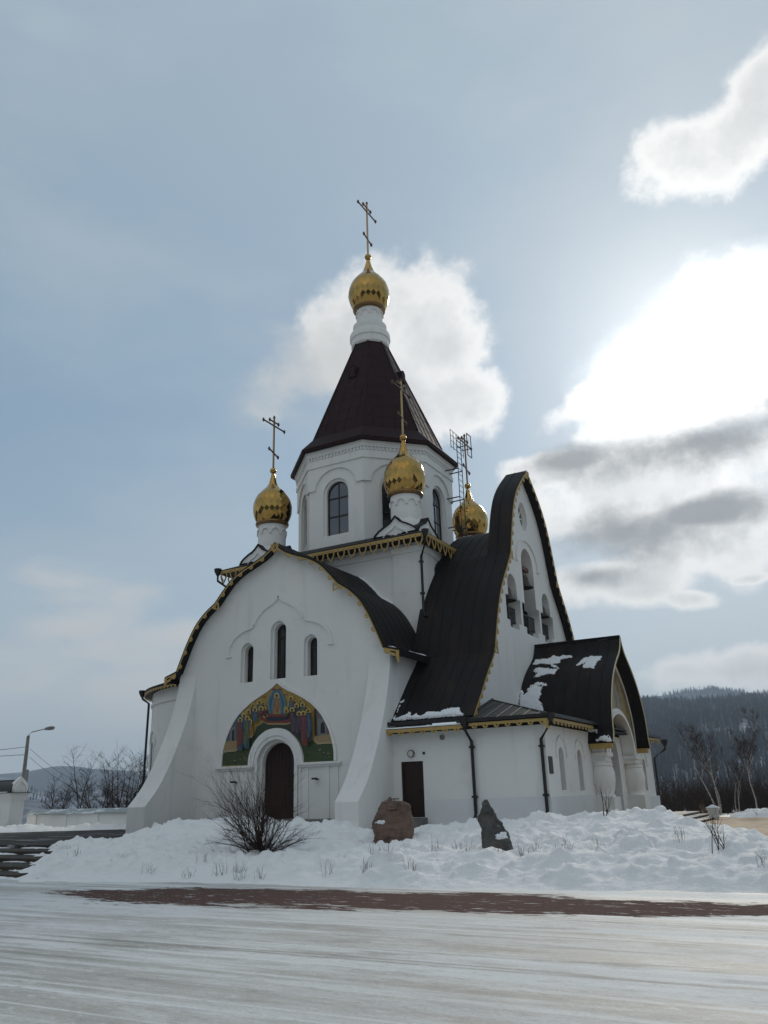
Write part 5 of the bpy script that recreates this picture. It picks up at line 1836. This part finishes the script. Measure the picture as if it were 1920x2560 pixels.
def rock(name, base, sl, depth, m, seed, label, cat):
    """sl: list of (z, left, right) outline slices in metres across the view"""
    bm = bmesh.new()
    rows = []
    n = 34
    zs = []
    for (z0, l0, r0), (z1, l1, r1) in zip(sl, sl[1:]):
        for k in range(6):
            t = k / 6
            zs.append((z0 + (z1 - z0) * t, l0 + (l1 - l0) * t, r0 + (r1 - r0) * t))
    zs.append(sl[-1])
    H = sl[-1][0]
    for z, l, r in zs:
        c, hw = (l + r) / 2, (r - l) / 2
        row = []
        for k in range(n):
            a = 2 * PI * k / n
            ca, sa = math.cos(a), math.sin(a)
            ex = 0.58 if seed < 3 else 0.42
            u = c + hw * math.copysign(abs(ca) ** ex, ca)
            w = depth * (hw / 0.5) ** .5 * (1 - 0.35 * z / H) * math.copysign(abs(sa) ** ex, sa)
            v = LAT * u + DEP * w + Vector((0, 0, z))
            am = 1.0 if seed < 3 else 0.35
            nn = noise.noise(v * 2.0 + Vector((seed, 0, 0))) * 0.11 * am + noise.noise(v * 6 + Vector((seed, 4, 0))) * 0.05 * am + noise.noise(v * 14 + Vector((seed, 4, 0))) * 0.025
            cell = noise.cell(v * 3.5 + Vector((seed, seed, 1))) * 0.045 * am
            rad = (LAT * ca + DEP * sa)
            row.append(bm.verts.new(v + rad * (nn + cell) * min(1, hw / 0.2)))
        rows.append(row)
    for a, b in zip(rows, rows[1:]):
        for k in range(n):
            bm.faces.new((a[k], a[(k + 1) % n], b[(k + 1) % n], b[k]))
    bm.faces.new(rows[-1])
    bm.faces.new(rows[0][::-1])
    o = bobj(name, bm, m, None, smooth=18)
    o.location = base
    return tag(o, label, cat)


BR = rock('boulder', (10.16, -17.36, 0.15), [(0, -0.60, 0.66), (0.22, -0.60, 0.64), (0.55, -0.585, 0.60), (0.95, -0.57, 0.58), (1.12, -0.46, 0.52), (1.28, -0.34, 0.46), (1.36, -0.26, 0.34), (1.41, -0.18, 0.0), (1.5, -0.10, -0.03)], 0.42, 'boulder', 2.0,
          'broad reddish brown boulder standing in the snow before the service door', 'boulder')
GR = rock('standing_stone', (14.72, -20.52, 0.10), [(0, -0.30, 0.48), (0.25, -0.30, 0.44), (0.45, -0.32, 0.38), (0.65, -0.33, 0.31), (0.82, -0.34, 0.23), (0.97, -0.39, 0.11), (1.06, -0.40, 0.06), (1.16, -0.32, 0.02), (1.28, -0.26, -0.06), (1.36, -0.27, -0.08), (1.44, -0.19, -0.12)], 0.24, 'greyrock', 5.0,
          'narrow dark grey standing stone leaning in the snow', 'standing stone')


def stone_patch(bm, st, u0, z0, ru, rz, seed, th=0.03):
    """snow clinging to the near face of a stone, following its surface"""
    from mathutils.bvhtree import BVHTree
    bvh = BVHTree.FromPolygons([v.co.copy() for v in st.data.vertices], [tuple(p.vertices) for p in st.data.polygons])
    n, rr = 22, 7
    def pt(u, z, h):
        o = LAT * u - DEP * 3 + Vector((0, 0, z))
        hit = bvh.ray_cast(o, DEP)
        if hit[0] is None:
            return None
        return st.location + hit[0] - DEP * h + Vector((0, 0, h * .5))
    rows = [[pt(u0, z0, th)] * n]
    for k in range(1, rr + 1):
        f = k / rr
        row = []
        for q in range(n):
            a = 2 * PI * q / n
            w = 1 + 0.55 * noise.noise(Vector((math.cos(a) * 1.4, math.sin(a) * 1.4, seed))) + .35 * noise.noise(Vector((math.cos(a) * 4, math.sin(a) * 4, seed)))
            row.append(pt(u0 + ru * f * w * math.cos(a), z0 + rz * f * w * math.sin(a), th * (1 - f ** 3) - .008))
        rows.append(row)
    vs = [[bm.verts.new(p) if p is not None else None for p in r] for r in rows[1:]]
    c = bm.verts.new(rows[0][0])
    for q in range(n):
        t = (c, vs[0][q], vs[0][(q + 1) % n])
        if all(x is not None for x in t):
            bm.faces.new(t)
    for a, b in zip(vs, vs[1:]):
        for q in range(n):
            t = (a[q], a[(q + 1) % n], b[(q + 1) % n], b[q])
            if all(x is not None for x in t):
                bm.faces.new(t)


for st, args, lb in ((BR, (-0.36, 0.80, 0.17, 0.06, 1.0), 'snow clinging to the side of the brown boulder'), (GR, (0.13, 0.60, 0.17, 0.10, 3.6), 'snow clinging to the face of the grey standing stone')):
    bm = bmesh.new()
    stone_patch(bm, st, *args)
    tag(bobj('stone_snow', bm, 'roofsnow', None, smooth=80), lb, 'snow', kind='stuff')
# a squared block of snow standing on the bank at the right
bm = bmesh.new()
bmesh.ops.create_icosphere(bm, subdivisions=4, radius=1.0)
for v in bm.verts:
    n_ = v.co.copy()
    k = max(abs(n_.x), abs(n_.y), abs(n_.z))
    v.co = n_ * (0.6 + 0.4 / k) * 0.5
    v.co += n_ * (0.10 * noise.noise(n_ * 1.8) + 0.05 * noise.noise(n_ * 5))
    v.co.x *= 0.62
    v.co.y *= 0.5
    v.co.z *= 0.62
so_ = bobj('snow_block', bm, 'snow', None, smooth=180)
so_.location = (20.33, -19.2, 0.42)
so_.rotation_euler = (0.1, 0.15, 0.4)
tag(so_, 'loose squared lump of snow lying on the bank near the plaza', 'snow lump')

# ------------------------------------------------------------------ bare bushes and trees
def branch(bm, p, d, length, r, depth, rnd, seg=4, spread=0.5, kids=3, droop=0.0, wob=0.12, tip=0.35, out=None, sides=4, shrink=0.6):
    pts, rad = [p.copy()], [r]
    d = d.normalized()
    for k in range(seg):
        d = (d + Vector((rnd.gauss(0, wob), rnd.gauss(0, wob), rnd.gauss(0, wob * .6) - droop))).normalized()
        p = p + d * (length / seg)
        pts.append(p.copy())
        rad.append(r * (1 - (1 - tip) * (k + 1) / seg))
    tgt = out if (out is not None and depth <= out[1]) else None
    tube(tgt[0] if tgt else bm, pts, rad, sides if r > .012 else 3, False)
    if depth <= 0:
        return
    for k in range(kids):
        t = rnd.uniform(0.3, 0.97)
        i = min(int(t * seg), seg - 1)
        q = pts[i].lerp(pts[i + 1], t * seg - i)
        dd = (pts[i + 1] - pts[i]).normalized()
        ax = Vector((rnd.gauss(0, 1), rnd.gauss(0, 1), rnd.gauss(0, .6)))
        ax = (ax - dd * ax.dot(dd)).normalized()
        nd = dd + ax * rnd.uniform(0.55, 1.3) * spread + Vector((0, 0, 0.12))
        branch(bm, q, nd, length * rnd.uniform(0.35, 0.75) * shrink * 1.3, rad[i] * 0.62, depth - 1, rnd, max(2, seg - 1), spread, kids, droop, wob, tip, out, sides, shrink)


rnd = random.Random(3)
bm = bmesh.new()
for k in range(60):
    a = rnd.uniform(0, 2 * PI)
    tilt = min(1.35, abs(rnd.gauss(0.68, 0.42)))
    lat = math.cos(a)
    d = LAT * math.cos(a) * math.sin(tilt) * 1.0 + DEP * math.sin(a) * math.sin(tilt) * 0.8 + Vector((0, 0, math.cos(tilt)))
    if k < 26:
        d = d - LAT * rnd.uniform(0.1, 0.55)
    ln = rnd.uniform(1.35, 2.5) * (1.0 if tilt < 0.7 else 0.85)
    if d.dot(LAT) > 0.15:
        ln *= 0.72
    b0 = LAT * rnd.gauss(0, .13) + DEP * rnd.gauss(0, .13)
    branch(bm, b0, d, ln, rnd.uniform(0.010, 0.018), 2, rnd, 7, 0.66, 7, 0.004, 0.12, 0.3)
for k in range(90):
    a = rnd.uniform(0, 2 * PI)
    d = Vector((math.cos(a), math.sin(a), rnd.uniform(0.3, 1.6)))
    branch(bm, LAT * rnd.gauss(0, .18) + DEP * rnd.gauss(0, .18), d, rnd.uniform(0.3, 0.9), 0.008, 1, rnd, 3, 0.5, 3, 0, 0.12, 0.4)
b = bobj('bush', bm, 'twig', None, recalc=False)
b.location = (7.68, -20.58, 0.22)
tag(b, 'large leafless dark bush with spreading twigs before the arched door', 'bush')

# thin saplings
bm = bmesh.new()
for k in range(5):
    d = Vector((rnd.gauss(0, .28), rnd.gauss(0, .28), 1))
    branch(bm, Vector((rnd.gauss(0, .05), rnd.gauss(0, .05), 0)), d, rnd.uniform(.7, 1.15), 0.013, 1, rnd, 5, 0.6, 3, 0, 0.1, .35)
o = bobj('sapling', bm, 'twig', None, recalc=False)
o.location = (16.19, -15.62, 0.78)
tag(o, 'thin leafless sapling in the snow before the porch windows', 'sapling')

TU = [(2.72, -22.75), (6.87, -24.0), (8.18, -24.1), (9.1, -24.0), (7.62, -22.93), (9.7, -24.1), (9.39, -23.7), (10.3, -24.0), (12.03, -23.8), (12.93, -23.7), (11.82, -21.37), (12.3, -21.62), (13.97, -23.5), (13.2, -20.76), (13.9, -20.6),
      (14.3, -21.61), (15.1, -21.3), (15.4, -21.91), (15.67, -21.2), (16.08, -21.43), (16.5, -21.13), (16.99, -22.1), (17.26, -20.34), (17.55, -19.58), (19.09, -20.8), (19.83, -20.06), (3.4, -17.5), (20.84, -22.4)]
tl = ['at the stair end of the snow bank', 'low on the bank below the bush, near its foot', 'between the bush and the road edge', 'below the bush, among the longest row of stalks', 'at the foot of the bush', 'in front of the bush base, nearest the bare paving', 'right under the bush', 'just past the bush towards the boulder',
      'low on the bank below the boulder', 'below the boulder near the road', 'on the crest in front of the boulder', 'beside another tuft on the crest below the boulder', 'low on the slope between the two stones', 'on the crest halfway between the two stones', 'on the crest just short of the grey stone',
      'nearest in front of the grey stone', 'at the foot of the grey stone', 'below the grey stone on the slope', 'just past the grey stone', 'second past the grey stone on the crest', 'third past the grey stone on the crest', 'low on the slope past the grey stone', 'on the crest before the high mound', 'at the foot of the high mound',
      'on the flank of the high mound', 'between the mound and the snow lump', 'on the bank top before the wide stone steps', 'last tuft beside the plaza end of the bank']
for i, (x, y) in enumerate(TU):
    rnd = random.Random(100 + i)
    bm = bmesh.new()
    nst = rnd.randint(9, 17)
    for k in range(nst):
        d = Vector((rnd.gauss(0, .22), rnd.gauss(0, .22), 1))
        q = LAT * rnd.gauss(0, .085) + DEP * rnd.gauss(0, .06)
        branch(bm, q, d, rnd.uniform(.12, .36), 0.0036, 1 if rnd.random() < .4 else 0, rnd, 3, .5, 2, 0, .1, .5, sides=3)
    o = bobj('dry_stalks', bm, 'drytwig' if i % 3 else 'twig', None, recalc=False)
    o.location = (x, y, bank_z(x, y) - 0.03)
    tag(o, 'tuft of dry stalks ' + tl[i], 'dry plant', 'dry stalks poking out of the snow bank')
# larger shrubs in the right of the bank
rnd = random.Random(77)
bm = bmesh.new()
for k in range(7):
    d = Vector((rnd.gauss(0, .22), rnd.gauss(0, .22), 1))
    branch(bm, LAT * rnd.gauss(0, .12), d, rnd.uniform(.5, .8), 0.011, 1, rnd, 5, .5, 3, 0, .08, .35)
o = bobj('dry_shrub', bm, 'twig', None, recalc=False)
o.location = (20.07, -21.53, bank_z(20.07, -21.53) - .05)
tag(o, 'knee high dry shrub with upright twigs at the plaza end of the bank', 'shrub')


rnd = random.Random(78)
bm = bmesh.new()
for k in range(16):
    d = Vector((rnd.gauss(0, .3), rnd.gauss(0, .3), 1))
    branch(bm, LAT * rnd.gauss(0, .06), d, rnd.uniform(.35, .7), 0.012, 1, rnd, 4, .6, 4, 0, .1, .35)
o = bobj('dry_shrub', bm, mat('straw_twig', (0.24, 0.18, 0.12), 0.9, spec=.1), None, recalc=False)
o.location = (14.1, 14.9, 0.0)
tag(o, 'small straw coloured shrub behind the top of the wide steps', 'shrub')


def tree(base, h, r, seed, label, twig='twig', bark='twig', forks=2, spread=0.5, kids=5, depth=3, group=None, lean=(0, 0), name='bare_tree', cat='tree', trunk_share=0.4):
    rnd = random.Random(seed)
    t = thing(name, label, cat, base, group)
    bt, bc = bmesh.new(), bmesh.new()
    for f in range(forks):
        d = Vector((rnd.gauss(0, .12) + lean[0] + (f - (forks - 1) / 2) * 0.28, rnd.gauss(0, .12) + lean[1], 1)).normalized()
        p = Vector((0, 0, 0))
        pts, rad = [p.copy()], [r]
        n = 9
        for k in range(n):
            d = (d + Vector((rnd.gauss(0, .07), rnd.gauss(0, .07), 0.05))).normalized()
            p = p + d * (h / n) * (1 if f == 0 else .88)
            pts.append(p.copy())
            rad.append(r * (1 - 0.88 * (k + 1) / n))
        tube(bt, pts, rad, 7, False)
        for k in range(kids * 5):
            tt = rnd.uniform(trunk_share * .6, 1.0)
            i = min(int(tt * n), n - 1)
            q = pts[i].lerp(pts[i + 1], tt * n - i)
            a = rnd.uniform(0, 2 * PI)
            nd = Vector((math.cos(a) * spread * 1.5, math.sin(a) * spread * 1.5, rnd.uniform(.5, 1.1)))
            branch(bc, q, nd, h * rnd.uniform(.14, .34) * (1.15 - tt * .6), max(rad[i] * .42, .012), depth - 1, rnd, 4, .55, 4, 0, .11, .35)
    bobj('trunk', bt, bark, t, recalc=False)
    bobj('crown', bc, twig, t, recalc=False)
    return t


grp = 'bare trees beyond the perimeter wall'
for i, (x, y, h, lb) in enumerate([(-34.6, 7.6, 3.9, 'low spreading bare tree nearest the gatehouse beyond the wall'), (-33.7, 9.0, 6.2, 'tallest thin bare tree beyond the perimeter wall'), (-32.7, 10.1, 4.6, 'bushy bare tree just past the tallest one beyond the wall'),
                                   (-32.0, 10.9, 5.6, 'upright bare tree in the middle of the clump beyond the wall'), (-31.2, 11.7, 6.0, 'bare tree second from the church beyond the wall'), (-30.2, 12.6, 5.8, 'bare tree closest to the church beyond the wall')]):
    tree((x, y, -0.6), h * 1.12, 0.06, 40 + i, lb, 'twig', 'twig', 4 if i != 1 else 2, .65, 8, 3, grp, trunk_share=.12)
grp = 'birches beyond the plaza'


def birch(base, h, r, seed, label, stems, limbs):
    """pale stems that fork low, pale limbs, a fine reddish haze of twigs"""
    rnd = random.Random(seed)
    t = thing('birch_tree', label, 'tree', base, grp)
    bt, bc = bmesh.new(), bmesh.new()

    def stem(p, d, ln, rr, n, nl, lev):
        pts, rad = [p.copy()], [rr]
        d = d.normalized()
        for k in range(n):
            d = (d + Vector((rnd.gauss(0, .10), rnd.gauss(0, .10), 0.07))).normalized()
            p = p + d * (ln / n)
            pts.append(p.copy())
            rad.append(rr * (1 - 0.85 * (k + 1) / n))
        tube(bt, pts, rad, 6, False)
        for k in range(nl):
            tt = rnd.uniform(.25 if lev else .38, .9)
            i = min(int(tt * n), n - 1)
            q = pts[i].lerp(pts[i + 1], tt * n - i)
            a = rnd.uniform(0, 2 * PI)
            nd = Vector((math.cos(a) * .55, math.sin(a) * .55, rnd.uniform(.7, 1.2)))
            if lev < 2:
                stem(q, nd, ln * rnd.uniform(.35, .55), rad[i] * .55, 6, max(2, nl - 2), lev + 1)
            for _ in range(3):
                a = rnd.uniform(0, 2 * PI)
                branch(bc, q, Vector((math.cos(a) * .7, math.sin(a) * .7, rnd.uniform(.5, 1.1))), ln * rnd.uniform(.16, .34), .009, 2, rnd, 5, .5, 3, 0.01, .12, .4, sides=3)
        for _ in range(7):
            a = rnd.uniform(0, 2 * PI)
            branch(bc, pts[-1].lerp(pts[-3], rnd.random()), Vector((math.cos(a) * .6, math.sin(a) * .6, rnd.uniform(.6, 1.3))), ln * rnd.uniform(.16, .34), .009, 2, rnd, 5, .5, 3, 0.01, .12, .4, sides=3)
    for dx, dy, hh in stems:
        stem(Vector((0, 0, 0)), Vector((dx, dy, 1)), h * hh, r * (.75 + .25 * hh), 9, limbs, 0)
    bobj('trunk', bt, 'birch', t, recalc=False)
    bobj('crown', bc, 'birchtwig', t, recalc=False)


birch((14.45, 19.0, -0.35), 5.2, 0.055, 61, 'forked pale birch behind the white stone post', [(-.22, -.1, 1.0), (.12, .1, .82), (-.02, .05, .95)], 4)
birch((16.85, 17.35, -0.25), 4.5, 0.052, 62, 'tall single stemmed pale birch at the plaza edge', [(-.06, 0, 1.0)], 6)
birch((15.5, 19.2, -0.35), 3.3, 0.035, 63, 'small twin stemmed birch between the two taller birches', [(-.1, 0, 1.0), (.22, 0, .9)], 3)
birch((18.6, 19.5, -0.35), 4.2, 0.045, 64, 'birch standing outside the row past the plaza end', [(.03, 0, 1.0)], 5)
# dark brush on the slope behind the plaza
rnd = random.Random(9)
bm = bmesh.new()
for k in range(620):
    x, y = rnd.uniform(6, 28), rnd.uniform(19.5, 34)
    z0 = gz_(x, y) - .1
    for q in range(3):
        d = Vector((rnd.gauss(0, .4), rnd.gauss(0, .4), 1))
        branch(bm, Vector((x, y, z0)), d, rnd.uniform(1.4, 2.7), .02, 1, rnd, 3, .7, 7, 0, .14, .4, sides=3)
tag(bobj('brush', bm, 'birchtwig', None, recalc=False), 'dark brown leafless brush on the slope beyond the plaza', 'brush', kind='stuff')

# ------------------------------------------------------------------ perimeter wall, gatehouse, lamp, post
bm = bmesh.new()
WY = -5.4
box(bm, -21.6, -6.2, WY, WY + .5, 0.2, 1.16)
for k in range(-1, 5):
    x = -18.6 + k * 2.6
    box(bm, x, x + .5, WY - .06, WY - .001, 0.2, 1.15)
wallo = bobj('perimeter_wall', bm, 'stucco')
tag(wallo, 'long low white wall with grey capping running up to the church', 'wall')
bm = bmesh.new()
prism(bm, [(WY - .16, 1.161), (WY + .66, 1.161), (WY + .66, 1.22), (WY + .25, 1.44), (WY - .16, 1.22)], lambda u, v, w: Vector((w, u, v)), -21.6, -6.2)
cp = bobj('wall_cap', bm, mat('cap_metal', (0.30, 0.34, 0.33), 0.5, var=[(1.2, .5, .6, (.7, .72, .73), 5, (1, 4, 1))]), wallo)

gate = thing('gatehouse', 'white gatehouse wing with a rounded dark roof and pointed gable end', 'gatehouse', (-19.95, -7.75, 0.3))
GY = 0.47
bm = bmesh.new()
box(bm, -6.0, -0.25, 0.0, 2 * GY, 0, 1.72)
for k in range(3):
    e = 0.06 * (k + 1)
    box(bm, -6.0, -0.25 + e, -e, 2 * GY + e, 1.72 + k * .13 + .0005, 1.85 + k * .13)
box(bm, -6.0, -1.15, -0.25, -0.001, 0, 1.32)
bobj('wall', bm, 'stucco', gate)
bm = bmesh.new()
rp = smooth_poly([(-0.16, 2.14), (-0.12, 2.4), (0.02, 2.62), (0.25, 2.78), (GY, 2.86), (0.69, 2.78), (0.92, 2.62), (1.06, 2.4), (1.10, 2.14)], kinks=[(GY, 2.86)], it=2)
slab(bm, rp, 0.06, fx(0), -6.0, -0.2)
box(bm, -6.0, 0.05, -0.24, 1.18, 2.1105, 2.139)
bobj('roof', bm, 'greyroof', gate)
bm = bmesh.new()
gp = smooth_poly([(0.0, 2.14), (-0.05, 2.4), (0.05, 2.68), (0.28, 2.86), (GY, 3.02), (0.66, 2.86), (0.89, 2.68), (0.99, 2.4), (0.94, 2.14)], kinks=[(GY, 3.02)], it=2)
prism(bm, gp, fx(0), -0.35, -0.10)
g2 = [(GY + (u - GY) * .82, 2.14 + (v - 2.14) * .82) for u, v in gp]
g3 = [(GY + (u - GY) * .68, 2.14 + (v - 2.14) * .68) for u, v in gp]
ring(bm, g2, g3, fx(0), -0.099, -0.05, closed=False)
bobj('gable', bm, 'stucco', gate)
for nm, q in (('ledge', (-6.0, -0.4, -0.22, -0.13, 2.14, 2.19)), ('ridge', (-6.0, -0.5, GY - .14, GY + .14, 2.855, 2.885)), ('side', (-6.0, -1.1, -0.3, -0.0015, 1.3205, 1.40))):
    bm = bmesh.new()
    box(bm, *q)
    sn = bobj('gatehouse_snow', bm, 'roofsnow')
    sn.location = (-19.95, -7.75, 0.3)
    tag(sn, 'thin snow lying along the gatehouse ' + {'ledge': 'cornice', 'ridge': 'roof ridge', 'side': 'low side wing'}[nm], 'snow', kind='stuff')

lamp = thing('street_lamp', 'grey concrete street lamp with one curved arm behind the gatehouse', 'street lamp', (-24.65, -3.6, 0.0))
bm = bmesh.new()
tube(bm, [(0, 0, -.2), (0, 0, 6.05)], [0.17, 0.10], 8)
box(bm, .16, .32, -.1, .1, 2.2, 3.9)
bobj('pole', bm, 'concrete', lamp, smooth=40)
bm = bmesh.new()
tube(bm, [(0, 0, 5.4), (0.02, 0.02, 6.1), (0.12, 0.15, 6.28), (0.62, .79, 6.5)], 0.03, 6)
bobj('arm', bm, 'iron', lamp)
bm = bmesh.new()
lathe(bm, [(0.02, -.35), (0.09, -.28), (0.13, 0), (0.12, .2), (0.05, .3)], n=10)
lh = bobj('lamp_head', bm, 'concrete', lamp, smooth=50)
lh.location = (0.80, 1.0, 6.53)
lh.rotation_euler = (0, R(82), math.atan2(1.0, .8))
for nm, a, b, sag, lb in (('upper', (-24.65, -3.6, 5.35), (-34, -16, 5.35), .5, 'upper wire running out of the picture from the lamp pole'), ('lower', (-24.75, -3.7, 4.85), (-34, -16, 4.75), .2, 'lower wire running out of the picture from the lamp pole'),
                          ('far', (-24.5, -3.45, 5.2), (-46, 22, 3.2), .5, 'wire running from the lamp pole over the bare trees'), ('far2', (-24.5, -3.45, 4.7), (-46, 22, 2.6), .5, 'faint lower wire running from the lamp pole over the bare trees')):
    bm = bmesh.new()
    A, B = Vector(a), Vector(b)
    tube(bm, [A.lerp(B, t / 16) - Vector((0, 0, sag * 4 * (t / 16) * (1 - t / 16))) for t in range(17)], 0.016, 4)
    tag(bobj('overhead_wire', bm, 'wire'), lb, 'wire', 'overhead wires at the lamp pole')

post = thing('stone_post', 'squat white stone post with a pyramid cap at the plaza edge', 'post', (15.2, 11.08, ZR))
bm = bmesh.new()
box(bm, -.22, .22, -.22, .22, 0, .36)
box(bm, -.26, .26, -.26, .26, .36, .50)
box(bm, -.31, .31, -.31, .31, .501, .62)
bobj('pillar', bm, 'stucco', post)
bm = bmesh.new()
v = [bm.verts.new(p) for p in ((-.35, -.35, .621), (.35, -.35, .621), (.35, .35, .621), (-.35, .35, .621), (0, 0, .80))]
bm.faces.new(v[:4][::-1])
for k in range(4):
    bm.faces.new((v[k], v[(k + 1) % 4], v[4]))
bobj('cap', bm, 'plinth', post)

# ------------------------------------------------------------------ hills
MT['hill'] = mat('snowy_hillside', (0.30, 0.35, 0.43), 0.9, spec=0.1, var=[(0.011, 0.38, 0.56, (0.10, 0.105, 0.12), 9), (0.05, 0.50, 0.62, (0.13, 0.13, 0.14), 8), (0.022, 0.63, 0.72, (0.50, 0.54, 0.60), 7)])
MT['farhill'] = mat('far_forest_hill', (0.07, 0.085, 0.10), 0.9, spec=0.1, var=[(0.004, 0.45, 0.7, (0.11, 0.12, 0.13), 8), (0.003, 0.64, 0.70, (0.42, 0.45, 0.48), 7)])
MT['larch'] = mat('leafless_forest', (0.135, 0.135, 0.15), 0.9, spec=0.1, var=[(0.015, 0.4, 0.65, (0.085, 0.085, 0.098), 3)])
MT['conifer'] = mat('conifer_needles', (0.034, 0.040, 0.050), 0.9, spec=0.1, var=[(0.02, 0.4, 0.65, (0.052, 0.045, 0.040), 3)])


def polar(az, dist):
    return CP.x + dist * math.sin(R(az)), CP.y + dist * math.cos(R(az))


def lerp_tab(tab, x):
    for (x0, y0), (x1, y1) in zip(tab, tab[1:]):
        if x <= x1:
            t = max(0, (x - x0) / (x1 - x0))
            return y0 + (y1 - y0) * t
    return tab[-1][1]


def hill(name, az0, az1, d0, d1, crest, base, m, seed, rough=6.0, back=0.4, step=0.5):
    """hillside seen from the church yard: crest(az) in degrees of elevation at distance d1"""
    bm = bmesh.new()
    n = int((az1 - az0) / step)
    rows = []
    for i in range(n + 1):
        az = az0 + (az1 - az0) * i / n
        hc = d1 * math.tan(R(lerp_tab(crest, az))) + CP.z
        col = []
        for k in range(25):
            t = k / 20
            d = d0 + (d1 - d0) * t
            x, y = polar(az, d)
            if t <= 1:
                s = t ** 0.9
                z = base + (hc - base) * (s * (1.15 - .15 * s))
            else:
                z = hc - (t - 1) * (d1 - d0) * back
            z += rough * noise.noise(Vector((x / 160, y / 160, seed))) * min(1, t * 2) * (0.35 if abs(t - 1) < .01 else 1)
            col.append(bm.verts.new((x, y, z)))
        rows.append(col)
    for a, b in zip(rows, rows[1:]):
        for k in range(24):
            bm.faces.new((a[k], b[k], b[k + 1], a[k + 1]))
    me_o = bobj(name, bm, m, None, smooth=180)
    tag(me_o, kind='structure')
    return me_o


HC = [(-75, 1.0), (-58, 1.3), (-53, 1.35), (-51, 0.7), (-44, 0.9), (-30, 3.0), (-20, 4.6), (-14, 5.25), (-11, 5.22), (-4, 4.95), (4, 4.6), (14, 3.9), (30, 2.5), (60, 1.2)]
h1 = hill('forest_hill', -60, 60, 620, 1500, HC, -16, 'hill', 1.0, 9.0)
FC = [(-30, 3.5), (-16, 5.3), (-12, 5.5), (-10.1, 5.66), (-8.4, 5.86), (-7.3, 5.88), (-5.65, 5.55), (-4, 5.3), (4, 5.2), (10, 4.0), (30, 2.0)]
h2 = hill('far_hill', -32, 30, 2300, 3200, FC, 40, 'farhill', 4.0, 10.0)
LC = [(-80, 0.8), (-60, 1.5), (-55, 1.72), (-52, 2.0), (-50.4, 2.27), (-49.3, 2.27), (-48.2, 2.07), (-45, 1.86), (-40, 1.9), (-30, 1.6)]
h3 = hill('far_hill', -80, -28, 2600, 3800, LC, 0, 'farhill', 7.0, 10.0)


MT['added_backhill'] = mat('added_back_slope', (0.05, 0.055, 0.058), 0.9, spec=0.1, var=[(0.01, 0.45, 0.62, (0.12, 0.125, 0.13), 8), (0.02, 0.62, 0.7, (0.4, 0.42, 0.45), 7)])
hill('forest_hill', 62, 300, 260, 900, [(60, 2.0), (100, 9), (150, 13), (200, 11.0), (260, 9.0), (300, 1.5)], -12, 'added_backhill', 12.0, 12.0, step=2.0)  # unseen slope behind the camera, added for a dark band in the dome reflections


def conifers(name, hillo, count, az0, az1, tmin, tmax, seed, label, hmin=9, hmax=16, mname='conifer', wr=(.10, .17), gmax=0.16):
    """thousands of small dark trees standing on the hillside, one object"""
    rnd = random.Random(seed)
    from mathutils.bvhtree import BVHTree
    bvh = BVHTree.FromPolygons([v.co.copy() for v in hillo.data.vertices], [tuple(p.vertices) for p in hillo.data.polygons])
    V, F = [], []
    n = 0
    tries = 0
    while n < count and tries < count * 4:
        tries += 1
        az = rnd.uniform(az0, az1)
        d = tmin + (tmax - tmin) * rnd.random() ** 0.8
        x, y = polar(az, d)
        gap = noise.noise(Vector((x / 55, y / 120, seed))) + 0.4 * noise.noise(Vector((x / 18, y / 40, seed)))
        if gap > gmax and rnd.random() < .9:
            continue
        hit = bvh.ray_cast(Vector((x, y, 2000)), Vector((0, 0, -1)))
        if hit[0] is None:
            continue
        z = hit[0].z - .3
        h = rnd.uniform(hmin, hmax)
        w = h * rnd.uniform(*wr)
        a0 = rnd.uniform(0, 2 * PI)
        for (zb, zt, ww) in ((0.08, 0.6, 1.0), (0.42, 1.0, .62)):
            b = len(V)
            for q in range(4):
                a = a0 + q * PI / 2
                V.append((x + w * ww * math.cos(a), y + w * ww * math.sin(a), z + h * zb))
            V.append((x, y, z + h * zt))
            for q in range(4):
                F.append((b + q, b + (q + 1) % 4, b + 4))
        n += 1
    me = bpy.data.meshes.new(name)
    me.from_pydata(V, [], F)
    o = link(name, me, mname)
    return tag(o, label, 'forest', kind='stuff')


conifers('hill_forest', h1, 9500, -17, 8, 640, 1520, 11, 'dark evergreen forest covering the near hillside')
conifers('hill_forest', h1, 5000, -17, 8, 640, 1520, 17, 'grey leafless forest mixed into the near hillside', 8, 14, 'larch', (.06, .11), 0.30)
conifers('hill_forest', h1, 900, -58, -17, 900, 1510, 12, 'thin forest on the low near slope', 5, 9)
conifers('hill_forest', h2, 2500, -14, 2, 2750, 3230, 13, 'pale forest along the crest of the farther hill', 12, 20)

# ------------------------------------------------------------------ air
bm = bmesh.new()
box(bm, -4700, 4700, -4700, 4700, -17.5, 420)
HZ = bpy.data.materials.new('haze_air')
HZ.use_nodes = True
nt = HZ.node_tree
nt.nodes.clear()
o_ = nt.nodes.new('ShaderNodeOutputMaterial')
v_ = nt.nodes.new('ShaderNodeVolumePrincipled')
v_.inputs['Color'].default_value = (0.66, 0.82, 1.0, 1)
v_.inputs['Density'].default_value = 0.00021
v_.inputs['Anisotropy'].default_value = 0.25
nt.links.new(v_.outputs[0], o_.inputs['Volume'])
tag(bobj('haze', bm, HZ), kind='stuff')
